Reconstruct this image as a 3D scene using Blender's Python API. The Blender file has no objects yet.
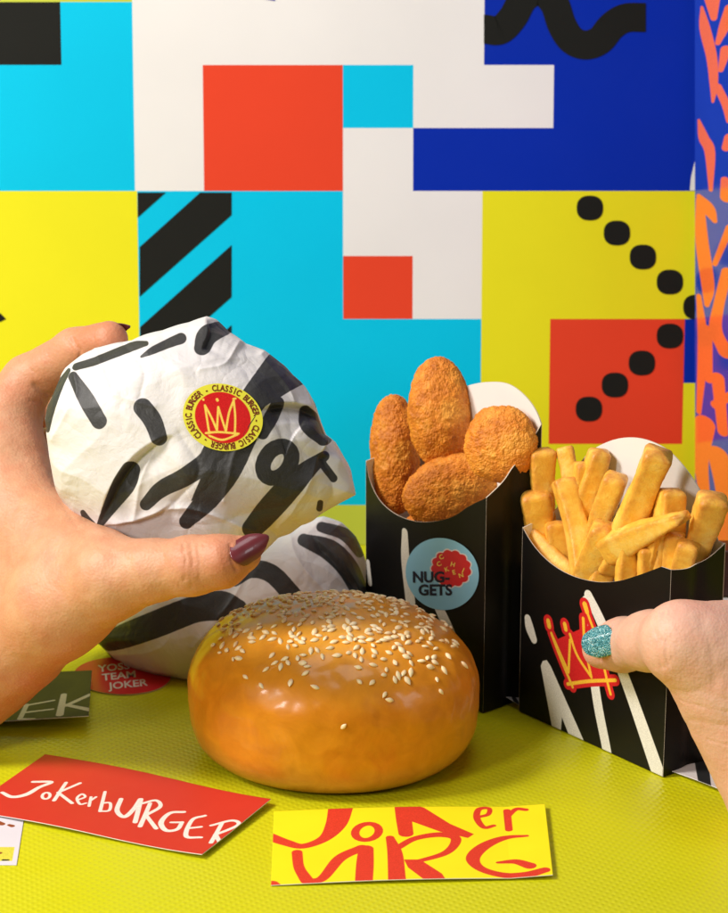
import bpy, bmesh, math, random
import numpy as np
from mathutils import Vector, Matrix
from mathutils.bvhtree import BVHTree

SC = bpy.context.scene
R = math.radians
rng = np.random.default_rng(7)
random.seed(7)

# ------------------------------------------------------------------ camera
PITCH, F, W0, H0, CH = R(17), 2400.0, 728.0, 913.0, 39.0      # photo pixels, centimetres
cam = bpy.data.cameras.new('camera'); camo = bpy.data.objects.new('camera', cam)
SC.collection.objects.link(camo); SC.camera = camo
camo.location = (0, 0, CH * .01); camo.rotation_euler = (R(90) - PITCH, 0, 0)
cam.sensor_fit = 'VERTICAL'; cam.sensor_height = 36; cam.lens = F / H0 * 36
cam.clip_start = .02; cam.clip_end = 50
cam.dof.use_dof = True; cam.dof.focus_distance = .90; cam.dof.aperture_fstop = 26

# ------------------------------------------------------------------ light
w = bpy.data.worlds.new('World'); SC.world = w; w.use_nodes = True
w.node_tree.nodes['Background'].inputs[0].default_value = (1, .97, .94, 1)
w.node_tree.nodes['Background'].inputs[1].default_value = .08
def lamp(name, loc, aim, size, power, col, sy=None):
    l = bpy.data.lights.new(name, 'AREA'); o = bpy.data.objects.new(name, l)
    SC.collection.objects.link(o)
    l.shape = 'RECTANGLE'; l.size = size; l.size_y = sy or size; l.energy = power; l.color = col
    o.location = loc
    o.rotation_euler = (Vector(aim) - Vector(loc)).to_track_quat('-Z', 'Y').to_euler()
    return o
lamp('key_lamp', (-.80, .66, .90), (0, .95, .05), .24, 15.5, (1, .95, .89), .34)
lamp('front_lamp', (-.60, .16, .56), (0, .92, .04), .15, 4.4, (1, .96, .92), .28)
lamp('fill_lamp', (.85, .34, .72), (.05, .98, .10), .26, 1.1, (.93, .96, 1))
lamp('top_lamp', (.10, .90, 1.05), (0, .98, 0), .40, 1.8, (.97, .98, 1))
SC.view_settings.view_transform = 'Standard'; SC.view_settings.look = 'None'
SC.view_settings.exposure = 0; SC.view_settings.gamma = 1
SC.render.film_transparent = False
SC.cycles.use_denoising = True
SC.cycles.max_bounces = 8

# ------------------------------------------------------------------ pixel <-> place helpers (photo measurements to centimetres)
FW = np.array([0, math.cos(PITCH), -math.sin(PITCH)]); UPV = np.array([0, math.sin(PITCH), math.cos(PITCH)])
RT = np.array([1., 0, 0]); CAM = np.array([0, 0, CH])
def ray(px, py): return FW + RT * ((px - W0 / 2) / F) + UPV * ((H0 / 2 - py) / F)
def P(px, py, D): return CAM + ray(px, py) * D
def T(px, py, z=0.): r = ray(px, py); return CAM + r * ((z - CH) / r[2])
def nrm(v): v = np.asarray(v, float); return v / np.linalg.norm(v)
class Frame:
    def __init__(s, o, u, v): s.o = np.array(o, float); s.u = nrm(u); s.v = nrm(v); s.n = np.cross(s.u, s.v)
    def hit(s, px, py, off=0.):                    # measured point -> plane coordinates
        r = ray(px, py); o = s.o + s.n * off
        p = CAM + r * (np.dot(o - CAM, s.n) / np.dot(r, s.n))
        return np.array([np.dot(p - s.o, s.u), np.dot(p - s.o, s.v)])
    def uv(s, V): d = np.asarray(V) - s.o; return np.stack([d @ s.u, d @ s.v], -1)
    def w(s, uv, off=0.):
        uv = np.atleast_2d(uv); return s.o + uv[:, :1] * s.u + uv[:, 1:2] * s.v + np.reshape(off, (-1, 1)) * s.n

# ------------------------------------------------------------------ numpy noise
_tab = rng.random((64, 64, 64)).astype(np.float32)
def vnoise(p):
    p = np.asarray(p, np.float32); i = np.floor(p).astype(int); f = p - i; f = f * f * (3 - 2 * f); i &= 63; j = (i + 1) & 63
    x0, y0, z0 = i.T; x1, y1, z1 = j.T; fx, fy, fz = f.T
    a = _tab[x0, y0, z0] * (1 - fx) + _tab[x1, y0, z0] * fx; b = _tab[x0, y1, z0] * (1 - fx) + _tab[x1, y1, z0] * fx
    c = _tab[x0, y0, z1] * (1 - fx) + _tab[x1, y0, z1] * fx; d = _tab[x0, y1, z1] * (1 - fx) + _tab[x1, y1, z1] * fx
    return (a * (1 - fy) + b * fy) * (1 - fz) + (c * (1 - fy) + d * fy) * fz - .5
def fbm(p, n=4):
    s = 0; a = 1.
    for k in range(n): s = s + a * vnoise(np.asarray(p) * 2 ** k + 11.3 * k); a *= .5
    return s
def cells(p, jit=.8):
    p = np.asarray(p, np.float32); i = np.floor(p).astype(int); best = np.full(len(p), 9., np.float32)
    for a in (-1, 0, 1):
        for b in (-1, 0, 1):
            for c in (-1, 0, 1):
                q = i + np.array([a, b, c]); k = q & 63; o = np.stack([_tab[k[:, 0], k[:, 1], k[:, 2]], _tab[k[:, 1], k[:, 2], k[:, 0]], _tab[k[:, 2], k[:, 0], k[:, 1]]], 1)
                best = np.minimum(best, ((q + .5 + (o - .5) * jit - p) ** 2).sum(1))
    return np.sqrt(best)
def worley(p, scale, n, seed, soft=.12, ext=7.):
    g = np.random.default_rng(seed); q = (g.random((n, 3)) - .5) * 2 * ext
    best = np.full(len(p), 1e9, np.float32); pp = (p * scale).astype(np.float32)
    for c in q: best = np.minimum(best, ((pp - c.astype(np.float32)) ** 2).sum(1))
    return np.sqrt(best + soft)

# ------------------------------------------------------------------ ink: strokes and polygons as distance fields kept on the vertices
def smooth_path(pts, n=8):
    pts = np.array([(p + (0,) * 3)[:3] if isinstance(p, tuple) else p for p in pts], float)
    if len(pts) < 3: return pts
    q = np.vstack([2 * pts[0] - pts[1], pts, 2 * pts[-1] - pts[-2]]); out = []
    for k in range(1, len(q) - 2):
        a, b, c, d = q[k - 1:k + 3]
        for t in np.linspace(0, 1, n, endpoint=False):
            out.append(.5 * (2 * b + (c - a) * t + (2 * a - 5 * b + 4 * c - d) * t * t + (3 * b - a - 3 * c + d) * t ** 3))
    out.append(pts[-1]); return np.array(out)
def stroke_cull(X, path, fn=None):
    lo = path[:, :2].min(0) - path[:, 2].max() - .15; hi = path[:, :2].max(0) + path[:, 2].max() + .15
    m_ = ((X > lo) & (X < hi)).all(1); out = np.full(len(X), 5., np.float32)
    if m_.any(): out[m_] = (fn or stroke_sd)(X[m_], path)
    return out
def stroke_sd(X, path):
    best = np.full(len(X), 1e3, np.float32)
    for a, b in zip(path[:-1], path[1:]):
        ba = b[:2] - a[:2]; pa = X - a[:2]
        h = np.clip(pa @ ba / max(ba @ ba, 1e-9), 0, 1)
        d = np.hypot(pa[:, 0] - h * ba[0], pa[:, 1] - h * ba[1]) - (a[2] + (b[2] - a[2]) * h)
        best = np.minimum(best, d)
    return best
def poly_sd(X, poly):
    d = np.full(len(X), 1e6); s = np.zeros(len(X), bool); n = len(poly)
    for i in range(n):
        a, b = poly[i], poly[(i + 1) % n]; e = b - a; wv = X - a
        h = np.clip(wv @ e / max(e @ e, 1e-12), 0, 1); q = wv - h[:, None] * e
        d = np.minimum(d, (q ** 2).sum(1))
        c = (a[1] > X[:, 1]) != (b[1] > X[:, 1])
        xx = a[0] + (X[:, 1] - a[1]) * e[0] / (e[1] if abs(e[1]) > 1e-12 else 1e-12)
        s ^= c & (X[:, 0] < xx)
    return np.where(s, -1, 1) * np.sqrt(d)
def ring(cx, cy, rx, ry, r, rot=0, a0=0, a1=360, n=20):
    out = []
    for k in range(n + 1):
        a = R(a0 + (a1 - a0) * k / n); x, y = rx * math.cos(a), ry * math.sin(a); c, s = math.cos(R(rot)), math.sin(R(rot))
        out.append((cx + c * x - s * y, cy + s * x + c * y, r))
    return out
def ink(X, frame, items, off=0., pxcm=26., grow=0.):
    """items measured in photo pixels: ('s',[(x,y,r)..]) smoothed stroke, ('p',[(x,y)..]) polygon"""
    best = np.full(len(X), 5., np.float32)
    for kind, pts in items:
        if kind == 's':
            path = smooth_path(pts) if len(pts) < 15 else np.array(pts, float)
            uv = np.array([frame.hit(a, b, off) for a, b, _ in path])
            path = np.column_stack([uv, (path[:, 2]) / pxcm + grow]); d = stroke_cull(X, path)
        else:
            uv = np.array([frame.hit(a, b, off) for a, b in pts]); d = stroke_cull(X, np.column_stack([uv, np.full(len(uv), .1)]), lambda a, b: poly_sd(a, b[:, :2])) - grow
        best = np.minimum(best, d)
    return best

# ------------------------------------------------------------------ materials
def new_mat(name):
    m = bpy.data.materials.new(name); m.use_nodes = True; nt = m.node_tree
    return m, nt, nt.nodes['Principled BSDF']
def N(nt, t, **kw):
    n = nt.nodes.new(t)
    for k, v in kw.items():
        if k in n.inputs.keys() if isinstance(k, str) else False: n.inputs[k].default_value = v
        else: setattr(n, k, v)
    return n
def mixc(nt, fac, a, b, mode='MIX'):
    n = nt.nodes.new('ShaderNodeMix'); n.data_type = 'RGBA'; n.blend_type = mode
    for i, v in ((0, fac), (6, a), (7, b)):
        if isinstance(v, bpy.types.NodeSocket): nt.links.new(v, n.inputs[i])
        else: n.inputs[i].default_value = v if i == 0 else (*v, 1) if len(v) == 3 else v
    return n.outputs[2]
def ramp(nt, fac, stops):
    n = nt.nodes.new('ShaderNodeValToRGB'); nt.links.new(fac, n.inputs[0]); e = n.color_ramp.elements
    while len(e) < len(stops): e.new(.5)
    for k, (p, c) in enumerate(stops): e[k].position = p; e[k].color = (*c, 1) if len(c) == 3 else c
    return n.outputs[0]
def noise(nt, scale, detail=3, rough=.5, vec=None, dist=0.):
    n = nt.nodes.new('ShaderNodeTexNoise'); n.inputs['Scale'].default_value = scale; n.inputs['Detail'].default_value = detail
    n.inputs['Roughness'].default_value = rough; n.inputs['Distortion'].default_value = dist
    if vec is None:
        tc = nt.nodes.new('ShaderNodeTexCoord'); vec = tc.outputs['Object']
    nt.links.new(vec, n.inputs['Vector']); return n.outputs['Fac']
def bump(nt, bs, h, strength=.3, dist=.0005, prev=None):
    b = nt.nodes.new('ShaderNodeBump'); b.inputs['Strength'].default_value = strength; b.inputs['Distance'].default_value = dist
    nt.links.new(h, b.inputs['Height'])
    if prev is not None: nt.links.new(prev, b.inputs['Normal'])
    if bs is not None: nt.links.new(b.outputs[0], bs.inputs['Normal'])
    return b.outputs[0]
def math_n(nt, op, a, b=None):
    n = nt.nodes.new('ShaderNodeMath'); n.operation = op
    for i, v in ((0, a), (1, b)):
        if v is None: continue
        if isinstance(v, bpy.types.NodeSocket): nt.links.new(v, n.inputs[i])
        else: n.inputs[i].default_value = v
    return n.outputs[0]
def attr_fac(nt, name, aa=.014):
    a = nt.nodes.new('ShaderNodeAttribute'); a.attribute_name = name
    m = nt.nodes.new('ShaderNodeMapRange'); m.inputs[1].default_value = aa; m.inputs[2].default_value = -aa
    nt.links.new(a.outputs['Fac'], m.inputs[0]); return m.outputs[0]
def smudge(nt, b, rough, amt=.09):
    mr = nt.nodes.new('ShaderNodeMapRange'); mr.inputs[1].default_value = .3; mr.inputs[2].default_value = .7
    mr.inputs[3].default_value = max(.05, rough - amt); mr.inputs[4].default_value = rough + amt
    nt.links.new(noise(nt, 22, 6, .65, dist=.8), mr.inputs[0]); nt.links.new(mr.outputs[0], b.inputs['Roughness'])
def plain(name, col, rough=.5, spec=.5, var=.06, vscale=60, bump_s=0, bscale=400, coat=0):
    m, nt, b = new_mat(name)
    nz = noise(nt, vscale, 4)
    dark = tuple(c * (1 - var) for c in col); lite = tuple(min(1, c * (1 + var)) for c in col)
    nt.links.new(ramp(nt, nz, [(.3, dark), (.7, lite)]), b.inputs['Base Color'])
    b.inputs['Specular IOR Level'].default_value = spec; smudge(nt, b, rough)
    b.inputs['Coat Weight'].default_value = coat; b.inputs['Coat Roughness'].default_value = .12
    if bump_s: bump(nt, b, noise(nt, bscale, 4), bump_s, .0004)
    return m
def printed(name, base, layers, rough=.4, spec=.5, bump_s=.08, bscale=500, var=.04, coat=0, crumple=0):
    """base colour with ink layers (attribute name, colour), last on top"""
    m, nt, b = new_mat(name); nz = noise(nt, 40, 4)
    c = ramp(nt, nz, [(.3, tuple(x * (1 - var) for x in base)), (.7, tuple(min(1, x * (1 + var)) for x in base))])
    for an, col in layers:
        speck = noise(nt, 2600, 2); cc = ramp(nt, speck, [(.35, tuple(x * .85 for x in col)), (.75, tuple(min(1, x * 1.15) + .004 for x in col))])
        c = mixc(nt, attr_fac(nt, an), c, cc)
    nt.links.new(c, b.inputs['Base Color']); b.inputs['Specular IOR Level'].default_value = spec; smudge(nt, b, rough)
    b.inputs['Coat Weight'].default_value = coat; b.inputs['Coat Roughness'].default_value = .15
    pr = None
    if crumple:
        v = nt.nodes.new('ShaderNodeTexVoronoi'); v.feature = 'DISTANCE_TO_EDGE'; v.inputs['Scale'].default_value = 55
        tc = nt.nodes.new('ShaderNodeTexCoord'); n2 = nt.nodes.new('ShaderNodeTexNoise'); n2.inputs['Scale'].default_value = 30; n2.inputs['Detail'].default_value = 3
        nt.links.new(tc.outputs['Object'], n2.inputs['Vector'])
        mx = mixc(nt, .06, tc.outputs['Object'], n2.outputs['Color'])
        nt.links.new(mx, v.inputs['Vector'])
        mr = nt.nodes.new('ShaderNodeMapRange'); mr.inputs[2].default_value = .25; nt.links.new(v.outputs['Distance'], mr.inputs[0])
        pr = bump(nt, None, mr.outputs[0], crumple * .55, .0007)
        pr = bump(nt, None, noise(nt, 90, 5, .6, dist=1.2), crumple, .0009, pr)
    bump(nt, b, noise(nt, bscale, 3), bump_s, .0004, pr)
    return m

M = {}
M['white_card'] = plain('white_card', (.78, .75, .72), .55, .3, .03, 30, .05, 600)
M['core'] = plain('card_core', (.62, .52, .42), .8, .2, .05)

# table cover: lime vinyl with a fine woven emboss
m, nt, b = new_mat('lime_vinyl'); M['vinyl'] = m
tc = nt.nodes.new('ShaderNodeTexCoord')
def rotwave(rot, scale, dist=0.):
    mp = nt.nodes.new('ShaderNodeMapping'); mp.inputs['Rotation'].default_value = (0, 0, R(rot)); nt.links.new(tc.outputs['Object'], mp.inputs[0])
    wv = nt.nodes.new('ShaderNodeTexWave'); wv.inputs['Scale'].default_value = scale; wv.inputs['Distortion'].default_value = dist
    wv.inputs['Detail'].default_value = 1; nt.links.new(mp.outputs[0], wv.inputs['Vector']); return wv.outputs['Fac']
big = noise(nt, 5, 2)
nt.links.new(ramp(nt, big, [(.3, (.54, .53, .005)), (.7, (.60, .58, .007))]), b.inputs['Base Color'])
b.inputs['Specular IOR Level'].default_value = .42; smudge(nt, b, .36, .10)
wv = math_n(nt, 'MULTIPLY', rotwave(32, 120, .4), rotwave(-50, 120, .4))
pr = bump(nt, None, wv, .55, .00025)
bump(nt, b, noise(nt, 700, 3), .10, .0003, pr)

# ------------------------------------------------------------------ object helpers
S = .01
def base_obj(name, verts, faces, mats, loc=(0, 0, 0), smooth=True, fmat=None, attrs=None):
    me = bpy.data.meshes.new(name); V = (np.asarray(verts, float) - np.asarray(loc, float)) * S
    if isinstance(faces, np.ndarray):
        k = faces.shape[1]; me.vertices.add(len(V)); me.vertices.foreach_set('co', V.astype(np.float32).ravel())
        me.loops.add(faces.size); me.loops.foreach_set('vertex_index', faces.astype(np.int32).ravel())
        me.polygons.add(len(faces)); me.polygons.foreach_set('loop_start', np.arange(0, faces.size, k, dtype=np.int32))
        me.update(calc_edges=True)
    else: me.from_pydata(V.tolist(), [], [list(f) for f in faces]); me.update()
    for mm in (mats if isinstance(mats, (list, tuple)) else [mats]): me.materials.append(mm)
    if fmat is not None: me.polygons.foreach_set('material_index', np.asarray(fmat, np.int32))
    me.polygons.foreach_set('use_smooth', np.full(len(me.polygons), smooth))
    for k, v in (attrs or {}).items():
        a = me.attributes.new(k, 'FLOAT', 'POINT'); a.data.foreach_set('value', np.asarray(v, np.float32))
    me.validate(); o = bpy.data.objects.new(name, me); SC.collection.objects.link(o); return o
def tag(o, label, cat, group=None):
    o['label'] = label; o['category'] = cat
    if group: o['group'] = group
    return o
class Thing:
    def __init__(s, name, label, cat, loc, group=None):
        s.loc = np.array(loc, float); s.o = bpy.data.objects.new(name, None); s.o.empty_display_size = .01
        SC.collection.objects.link(s.o); s.o.location = s.loc * S; tag(s.o, label, cat, group)
    def part(s, name, verts, faces, mats, parent=None, **kw):
        o = base_obj(name, verts, faces, mats, s.loc, **kw); o.parent = parent or s.o; return o
def single(name, label, cat, verts, faces, mats, loc, group=None, **kw):
    o = base_obj(name, verts, faces, mats, loc, **kw); o.location = np.array(loc) * S; return tag(o, label, cat, group)
def setting(name, verts, faces, mats, loc=(0, 0, 0), **kw):
    o = base_obj(name, verts, faces, mats, loc, **kw); o.location = np.array(loc) * S; o['kind'] = 'structure'; return o
def grid_faces(nu, nv, wrap=False):
    i, j = np.meshgrid(np.arange(nu - 1 + (1 if wrap else 0)), np.arange(nv - 1), indexing='ij'); i = i.ravel(); j = j.ravel(); i2 = (i + 1) % nu
    return np.stack([i * nv + j, i2 * nv + j, i2 * nv + j + 1, i * nv + j + 1], 1)
def slab(Fn, nu, nv, thick):
    """Fn(s,t,off)->points; front sheet, back sheet and edges. returns verts, faces, fmat (0 front, 1 back, 2 edge)"""
    s, t = np.meshgrid(np.linspace(0, 1, nu), np.linspace(0, 1, nv), indexing='ij'); s = s.ravel(); t = t.ravel()
    A = Fn(s, t, 0.); B = Fn(s, t, -thick); n = nu * nv; f = grid_faces(nu, nv)
    edge = [i * nv for i in range(nu)] + [(nu - 1) * nv + j for j in range(1, nv)] + [i * nv + nv - 1 for i in range(nu - 2, -1, -1)] + [j for j in range(nv - 2, 0, -1)]
    e = np.array(edge); e2 = np.roll(e, -1)
    ef = np.stack([e, e + n, e2 + n, e2], 1)
    return np.vstack([A, B]), np.vstack([f, f[:, ::-1] + n, ef]), np.r_[np.zeros(len(f)), np.ones(len(f)), np.full(len(ef), 2)].astype(int)
def quad_sphere(n):
    g = np.tan(np.linspace(-1, 1, n) * math.pi / 4); a, b = np.meshgrid(g, g, indexing='ij'); a = a.ravel(); b = b.ravel(); o = np.ones_like(a)
    V = []; Fc = []
    for k, q in enumerate(([a, b, o], [-a, b, -o], [o, b, -a], [-o, b, a], [a, o, -b], [a, -o, b])):
        Fc.append(grid_faces(n, n) + len(V) * n * n); V.append(np.stack(q, 1))
    V = np.vstack(V); Fc = np.vstack(Fc); V /= np.linalg.norm(V, axis=1)[:, None]
    key = np.round(V, 5); _, idx, inv = np.unique(key, axis=0, return_index=True, return_inverse=True)
    return V[idx], inv.ravel()[Fc]
def vert_normals(V, Fc):
    n = np.cross(V[Fc[:, 2]] - V[Fc[:, 0]], V[Fc[:, 3]] - V[Fc[:, 1]]); out = np.zeros_like(V)
    for k in range(4): np.add.at(out, Fc[:, k], n)
    return out / (np.linalg.norm(out, axis=1)[:, None] + 1e-12)
def surface_net(f, lo, hi, h):
    ax = [np.arange(lo[k], hi[k] + h, h, dtype=np.float32) for k in range(3)]; nx, ny, nz = map(len, ax)
    c = 5; ca = [a[c // 2::c] if len(a) % c > c // 2 or len(a) % c == 0 else np.append(a[c // 2::c], a[-1]) for a in ax]
    Cg = np.stack(np.meshgrid(*ca, indexing='ij'), -1).reshape(-1, 3); Cd = f(Cg).reshape(*map(len, ca))
    D = Cd.repeat(c, 0).repeat(c, 1).repeat(c, 2)[:nx, :ny, :nz].astype(np.float32)
    near = np.argwhere(np.abs(D) < c * h * 1.25)
    for i0 in range(0, len(near), 400000):
        q = near[i0:i0 + 400000]; D[q[:, 0], q[:, 1], q[:, 2]] = f(np.stack([ax[0][q[:, 0]], ax[1][q[:, 1]], ax[2][q[:, 2]]], 1))
    I = D < 0; c = sum(I[a:nx - 1 + a, b:ny - 1 + b, d:nz - 1 + d].astype(np.int8) for a in (0, 1) for b in (0, 1) for d in (0, 1))
    act = (c > 0) & (c < 8); cells = np.argwhere(act); idx = np.full(act.shape, -1, np.int64); idx[act] = np.arange(len(cells))
    acc = np.zeros((len(cells), 3)); cnt = np.zeros(len(cells)); i, j, k = cells.T
    corners = [(a, b, d) for a in (0, 1) for b in (0, 1) for d in (0, 1)]
    for a in corners:
        for axn in range(3):
            if a[axn]: continue
            bb = list(a); bb[axn] = 1
            da = D[i + a[0], j + a[1], k + a[2]]; db = D[i + bb[0], j + bb[1], k + bb[2]]; m_ = (da < 0) != (db < 0)
            t = np.where(m_, da / np.where(m_, da - db, 1), 0); p = np.array(a, float)[None] + np.zeros((len(cells), 1)); p[:, axn] = t
            acc += p * m_[:, None]; cnt += m_
    V = (cells + acc / cnt[:, None]) * h + np.array([ax[0][0], ax[1][0], ax[2][0]]); Fs = []
    for axn in range(3):
        o1, o2 = [(1, 2), (2, 0), (0, 1)][axn]; sl0 = [slice(0, -1)] * 3; sl1 = [slice(0, -1)] * 3; sl1[axn] = slice(1, None)
        sl0[o1] = sl0[o2] = sl1[o1] = sl1[o2] = slice(1, -1)
        A = I[tuple(sl0)]; B = I[tuple(sl1)]
        for flip, mk in ((False, A & ~B), (True, ~A & B)):
            e = np.argwhere(mk); e[:, o1] += 1; e[:, o2] += 1
            d1 = np.zeros(3, int); d1[o1] = 1; d2 = np.zeros(3, int); d2[o2] = 1
            q = [idx[tuple((e - x).T)] for x in (0 * d1, d1, d1 + d2, d2)]; q = np.stack(q, 1)
            Fs.append(q[:, ::-1] if flip else q)
    Fs = np.vstack(Fs); return V, Fs[(Fs >= 0).all(1)]
def text_mesh(s, size, bold=0.):
    cu = bpy.data.curves.new('t', 'FONT'); cu.body = s; cu.size = size; cu.offset = bold; cu.align_x = 'CENTER'; cu.align_y = 'CENTER'; cu.resolution_u = 3
    o = bpy.data.objects.new('t', cu); SC.collection.objects.link(o); dg = bpy.context.evaluated_depsgraph_get()
    me = o.evaluated_get(dg).to_mesh(); V = np.array([v.co[:2] for v in me.vertices]).reshape(-1, 2); Fc = [tuple(p.vertices) for p in me.polygons]
    o.evaluated_get(dg).to_mesh_clear(); bpy.data.objects.remove(o); bpy.data.curves.remove(cu); return V, Fc
class Bag:
    def __init__(s): s.v = []; s.f = []; s.m = []; s.n = 0
    def add(s, V, Fc, mi=0): s.v.append(np.asarray(V, float)); s.f += [tuple(int(x) + s.n for x in f) for f in Fc]; s.m += [mi] * len(Fc); s.n += len(V)
    def V(s): return np.vstack(s.v)

# ================================================================== SETTING
WY = T(364, 545)[1]
tb = [(-70, 15, 0), (70, 15, 0), (70, WY + 1, 0), (-70, WY + 1, 0), (-70, 15, -2), (70, 15, -2), (70, WY + 1, -2), (-70, WY + 1, -2)]
setting('table_top', tb, [(0, 1, 2, 3), (7, 6, 5, 4), (0, 4, 5, 1), (1, 5, 6, 2), (2, 6, 7, 3), (3, 7, 4, 0)], M['vinyl'], smooth=False)

# backdrop: one printed board leaning back, colour blocks set edge to edge, printed shapes and one painted reflection on top
WL = R(7.3); wf = Frame((0, WY, 0.02), (1, 0, 0), (0, math.sin(WL), math.cos(WL)))
def gloss(name, col, sc=700): return plain(name, col, .55, .10, .03, 12, .05, sc)
BM = [gloss('print_' + n, c) for n, c in (('white', (.76, .735, .76)), ('cyan', (.0, .50, .80)), ('blue', (.001, .022, .38)), ('red', (.72, .055, .022)),
      ('yellow', (.75, .70, .015)), ('black', (.012, .012, .011)), ('lime', (.50, .55, .06)))]
WH, CY, BL, RD, YE, BK, LI = range(7)
xs_px = [-4 + 69.6 * k for k in range(-3, 16)]
def wu(x): return wf.hit(x, 191)[0]
def wv_(y): return wf.hit(364, y)[1]
bag = Bag()
rects = [(-800, -600, 135, 2, LI), (135, -600, 483, 65, WH), (-800, 2, 64, 65, BK), (64, 2, 135, 65, CY), (-800, 65, 135, 191, CY), (135, 65, 204, 191, WH), (204, 65, 343, 191, RD),
         (343, 65, 413, 128, CY), (413, 65, 552.5, 128, WH), (483, -600, 1300, 65, BL), (552.5, 65, 1300, 128, BL), (413, 128, 1300, 191, BL), (343, 128, 413, 191, WH),
         (-800, 191, 137, 505, YE), (137, 191, 343, 505, CY), (343, 191, 413, 256, WH), (413, 191, 482.5, 319, WH), (343, 256, 413, 319, RD), (343, 319, 482.5, 505, CY),
         (482.5, 191, 1300, 319, YE), (482.5, 319, 552, 444, YE), (552, 319, 688, 444, RD), (688, 319, 1300, 383, BL), (688, 383, 1300, 444, YE), (482.5, 444, 1300, 505, YE), (-800, 505, 1300, 547, LI)]
for x0, y0, x1, y1, c in rects:
    a, b_, t, u = wu(x0), wu(x1), wv_(y0), max(0, wv_(y1))
    bag.add(wf.w([(a, u), (b_, u), (b_, t), (a, t)]), [(0, 1, 2, 3)], c)
def shape_px(poly, c, off=.02):
    uv = np.array([wf.hit(x, y) for x, y in poly]); 
    area = sum(uv[i][0] * uv[(i + 1) % len(uv)][1] - uv[(i + 1) % len(uv)][0] * uv[i][1] for i in range(len(uv)))
    if area < 0: uv = uv[::-1]
    bag.add(wf.w(uv, off), [tuple(range(len(uv)))], c)
for pl in ([(137.5, 192.5), (165.7, 192.5), (137.5, 217.6)], [(200, 192.5), (231.5, 192.5), (231.5, 215), (139.5, 296.7), (139.5, 247)],
           [(231.5, 245), (231.5, 297), (140, 378), (140, 327)], [(231.5, 325), (231.5, 376), (150, 450), (150, 398)], [(0, 313), (6, 319), (0, 322), (-12, 318)], [(-10, 187), (0, 190), (-10, 194)]): shape_px(pl, BK)
for cx, cy in ((590, 208), (617, 233), (643, 257), (670, 282), (696.5, 307), (670, 336), (642, 363), (615, 385), (589, 409)):
    pl = []
    for k in range(36):
        a = 2 * math.pi * k / 36; c, s_ = math.cos(a), math.sin(a); rr = (abs(c) ** 2.45 + abs(s_) ** 2.45) ** (-1 / 2.45)
        a2 = a; pl.append((cx + 13.2 * rr * math.cos(a2 + .0), cy + 12.4 * rr * math.sin(a2)))
    shape_px(pl, BK)
shape_px([(697, 155), (694, 165), (691, 178), (690, 190.5), (699, 190.5), (699, 155)], WH)  # white sliver: a reflection by the side board, painted in as a flat shape
shape_px([(248, -4), (258, -2), (275, 1), (275, -9), (248, -9)], BL)
wp = smooth_path([(484, 29, 0), (500, 30, 0), (513, 17, 0), (524, -2, 0), (540, -9, 0), (554, 3, 0), (562, 25, 0), (572, 40, 0), (586, 45, 0), (600, 40, 0), (612, 26, 0), (626, 18, 0), (646, 17.5, 0)], 8)[:, :2]
tg = np.gradient(wp, axis=0); tg /= np.linalg.norm(tg, axis=1)[:, None]; tg[0] = tg[-1] = (1, 0); nn = np.stack([-tg[:, 1], tg[:, 0]], 1) * 14.5
L, Rr = wp + nn, wp - nn
V = wf.w(np.array([wf.hit(*p) for p in np.vstack([L, Rr])]), .02); n = len(L)
bag.add(V, [(i, n + i, n + i + 1, i + 1)[::1] for i in range(n - 1)], BK)
# board thickness behind
a, b_, t = wu(-800), wu(1300), wv_(-600)
bk = wf.w([(a, 0), (b_, 0), (b_, t), (a, t)], -.5); ft = wf.w([(a, 0), (b_, 0), (b_, t), (a, t)], -.01)
bag.add(np.vstack([ft, bk]), [(7, 6, 5, 4), (0, 4, 5, 1), (1, 5, 6, 2), (2, 6, 7, 3), (3, 7, 4, 0)], WH)
setting('backdrop', bag.V(), bag.f, BM, smooth=False, fmat=bag.m)

# side board: glossy blue print with orange brush lettering shapes, standing at an angle to the backdrop
p0 = wf.w(wf.hit(697, 400), .4)[0]; base = np.array([p0[0] - .0, WY - .6, 0])
ang = R(76); d = nrm((math.cos(ang), -math.sin(ang), 0))
sf = Frame(base + np.array([0, 0, .03]), d, (0, math.sin(WL) * .0, 1))
o2 = wf.w(wf.hit(697, 0), .4)[0]; lean = nrm(o2 - wf.w(wf.hit(697, 400), .4)[0]); sf = Frame(base + np.array([0, 0, .03]), d, lean)
def side_fn(s, t, off): return sf.w(np.stack([s * 9, t * 34], 1), off)
V, Fc, fm = slab(side_fn, 150, 420, .4)
inks = [('s', x) for x in (
    [(702, 7, 1), (705, 28, 4), (712, 58, 4), (714, 85, 3), (713, 102, 1)], [(712, -8, 7), (714, 18, 2.5)], [(729, 8, 3), (725, 25, 4), (718, 43, 2)], [(726, 50, 4), (721, 70, 2)],
    [(718, 87, 3), (726, 105, 3), (728, 122, 1)], [(699, 120, 1), (704, 138, 4), (710, 152, 4), (711, 190, 1.5)], [(730, 138, 4), (726, 148, 3)], [(725, 180, 3), (727, 197, 5)],
    [(699, 196, 2), (708, 208, 5), (715, 221, 2)], [(700, 200, 3), (702, 240, 5), (708, 285, 5), (707, 305, 2)], [(730, 228, 3), (715, 264, 2)], [(727, 272, 4), (719, 305, 4), (716, 330, 5), (726, 352, 6)],
    [(699, 296, 2), (703, 345, 4), (699, 412, 2)], [(706, 330, 5), (709, 380, 3)], [(718, 378, 5), (723, 432, 4)], [(705, 424, 8), (701, 460, 6), (706, 505, 4)], [(718, 455, 8), (727, 500, 8), (721, 542, 6)],
    [(735, 20, 4), (742, 90, 5)], [(740, 160, 5), (736, 250, 5)], [(742, 300, 6), (738, 420, 5)], [(716, 405, 4), (731, 395, 3)])]
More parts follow.
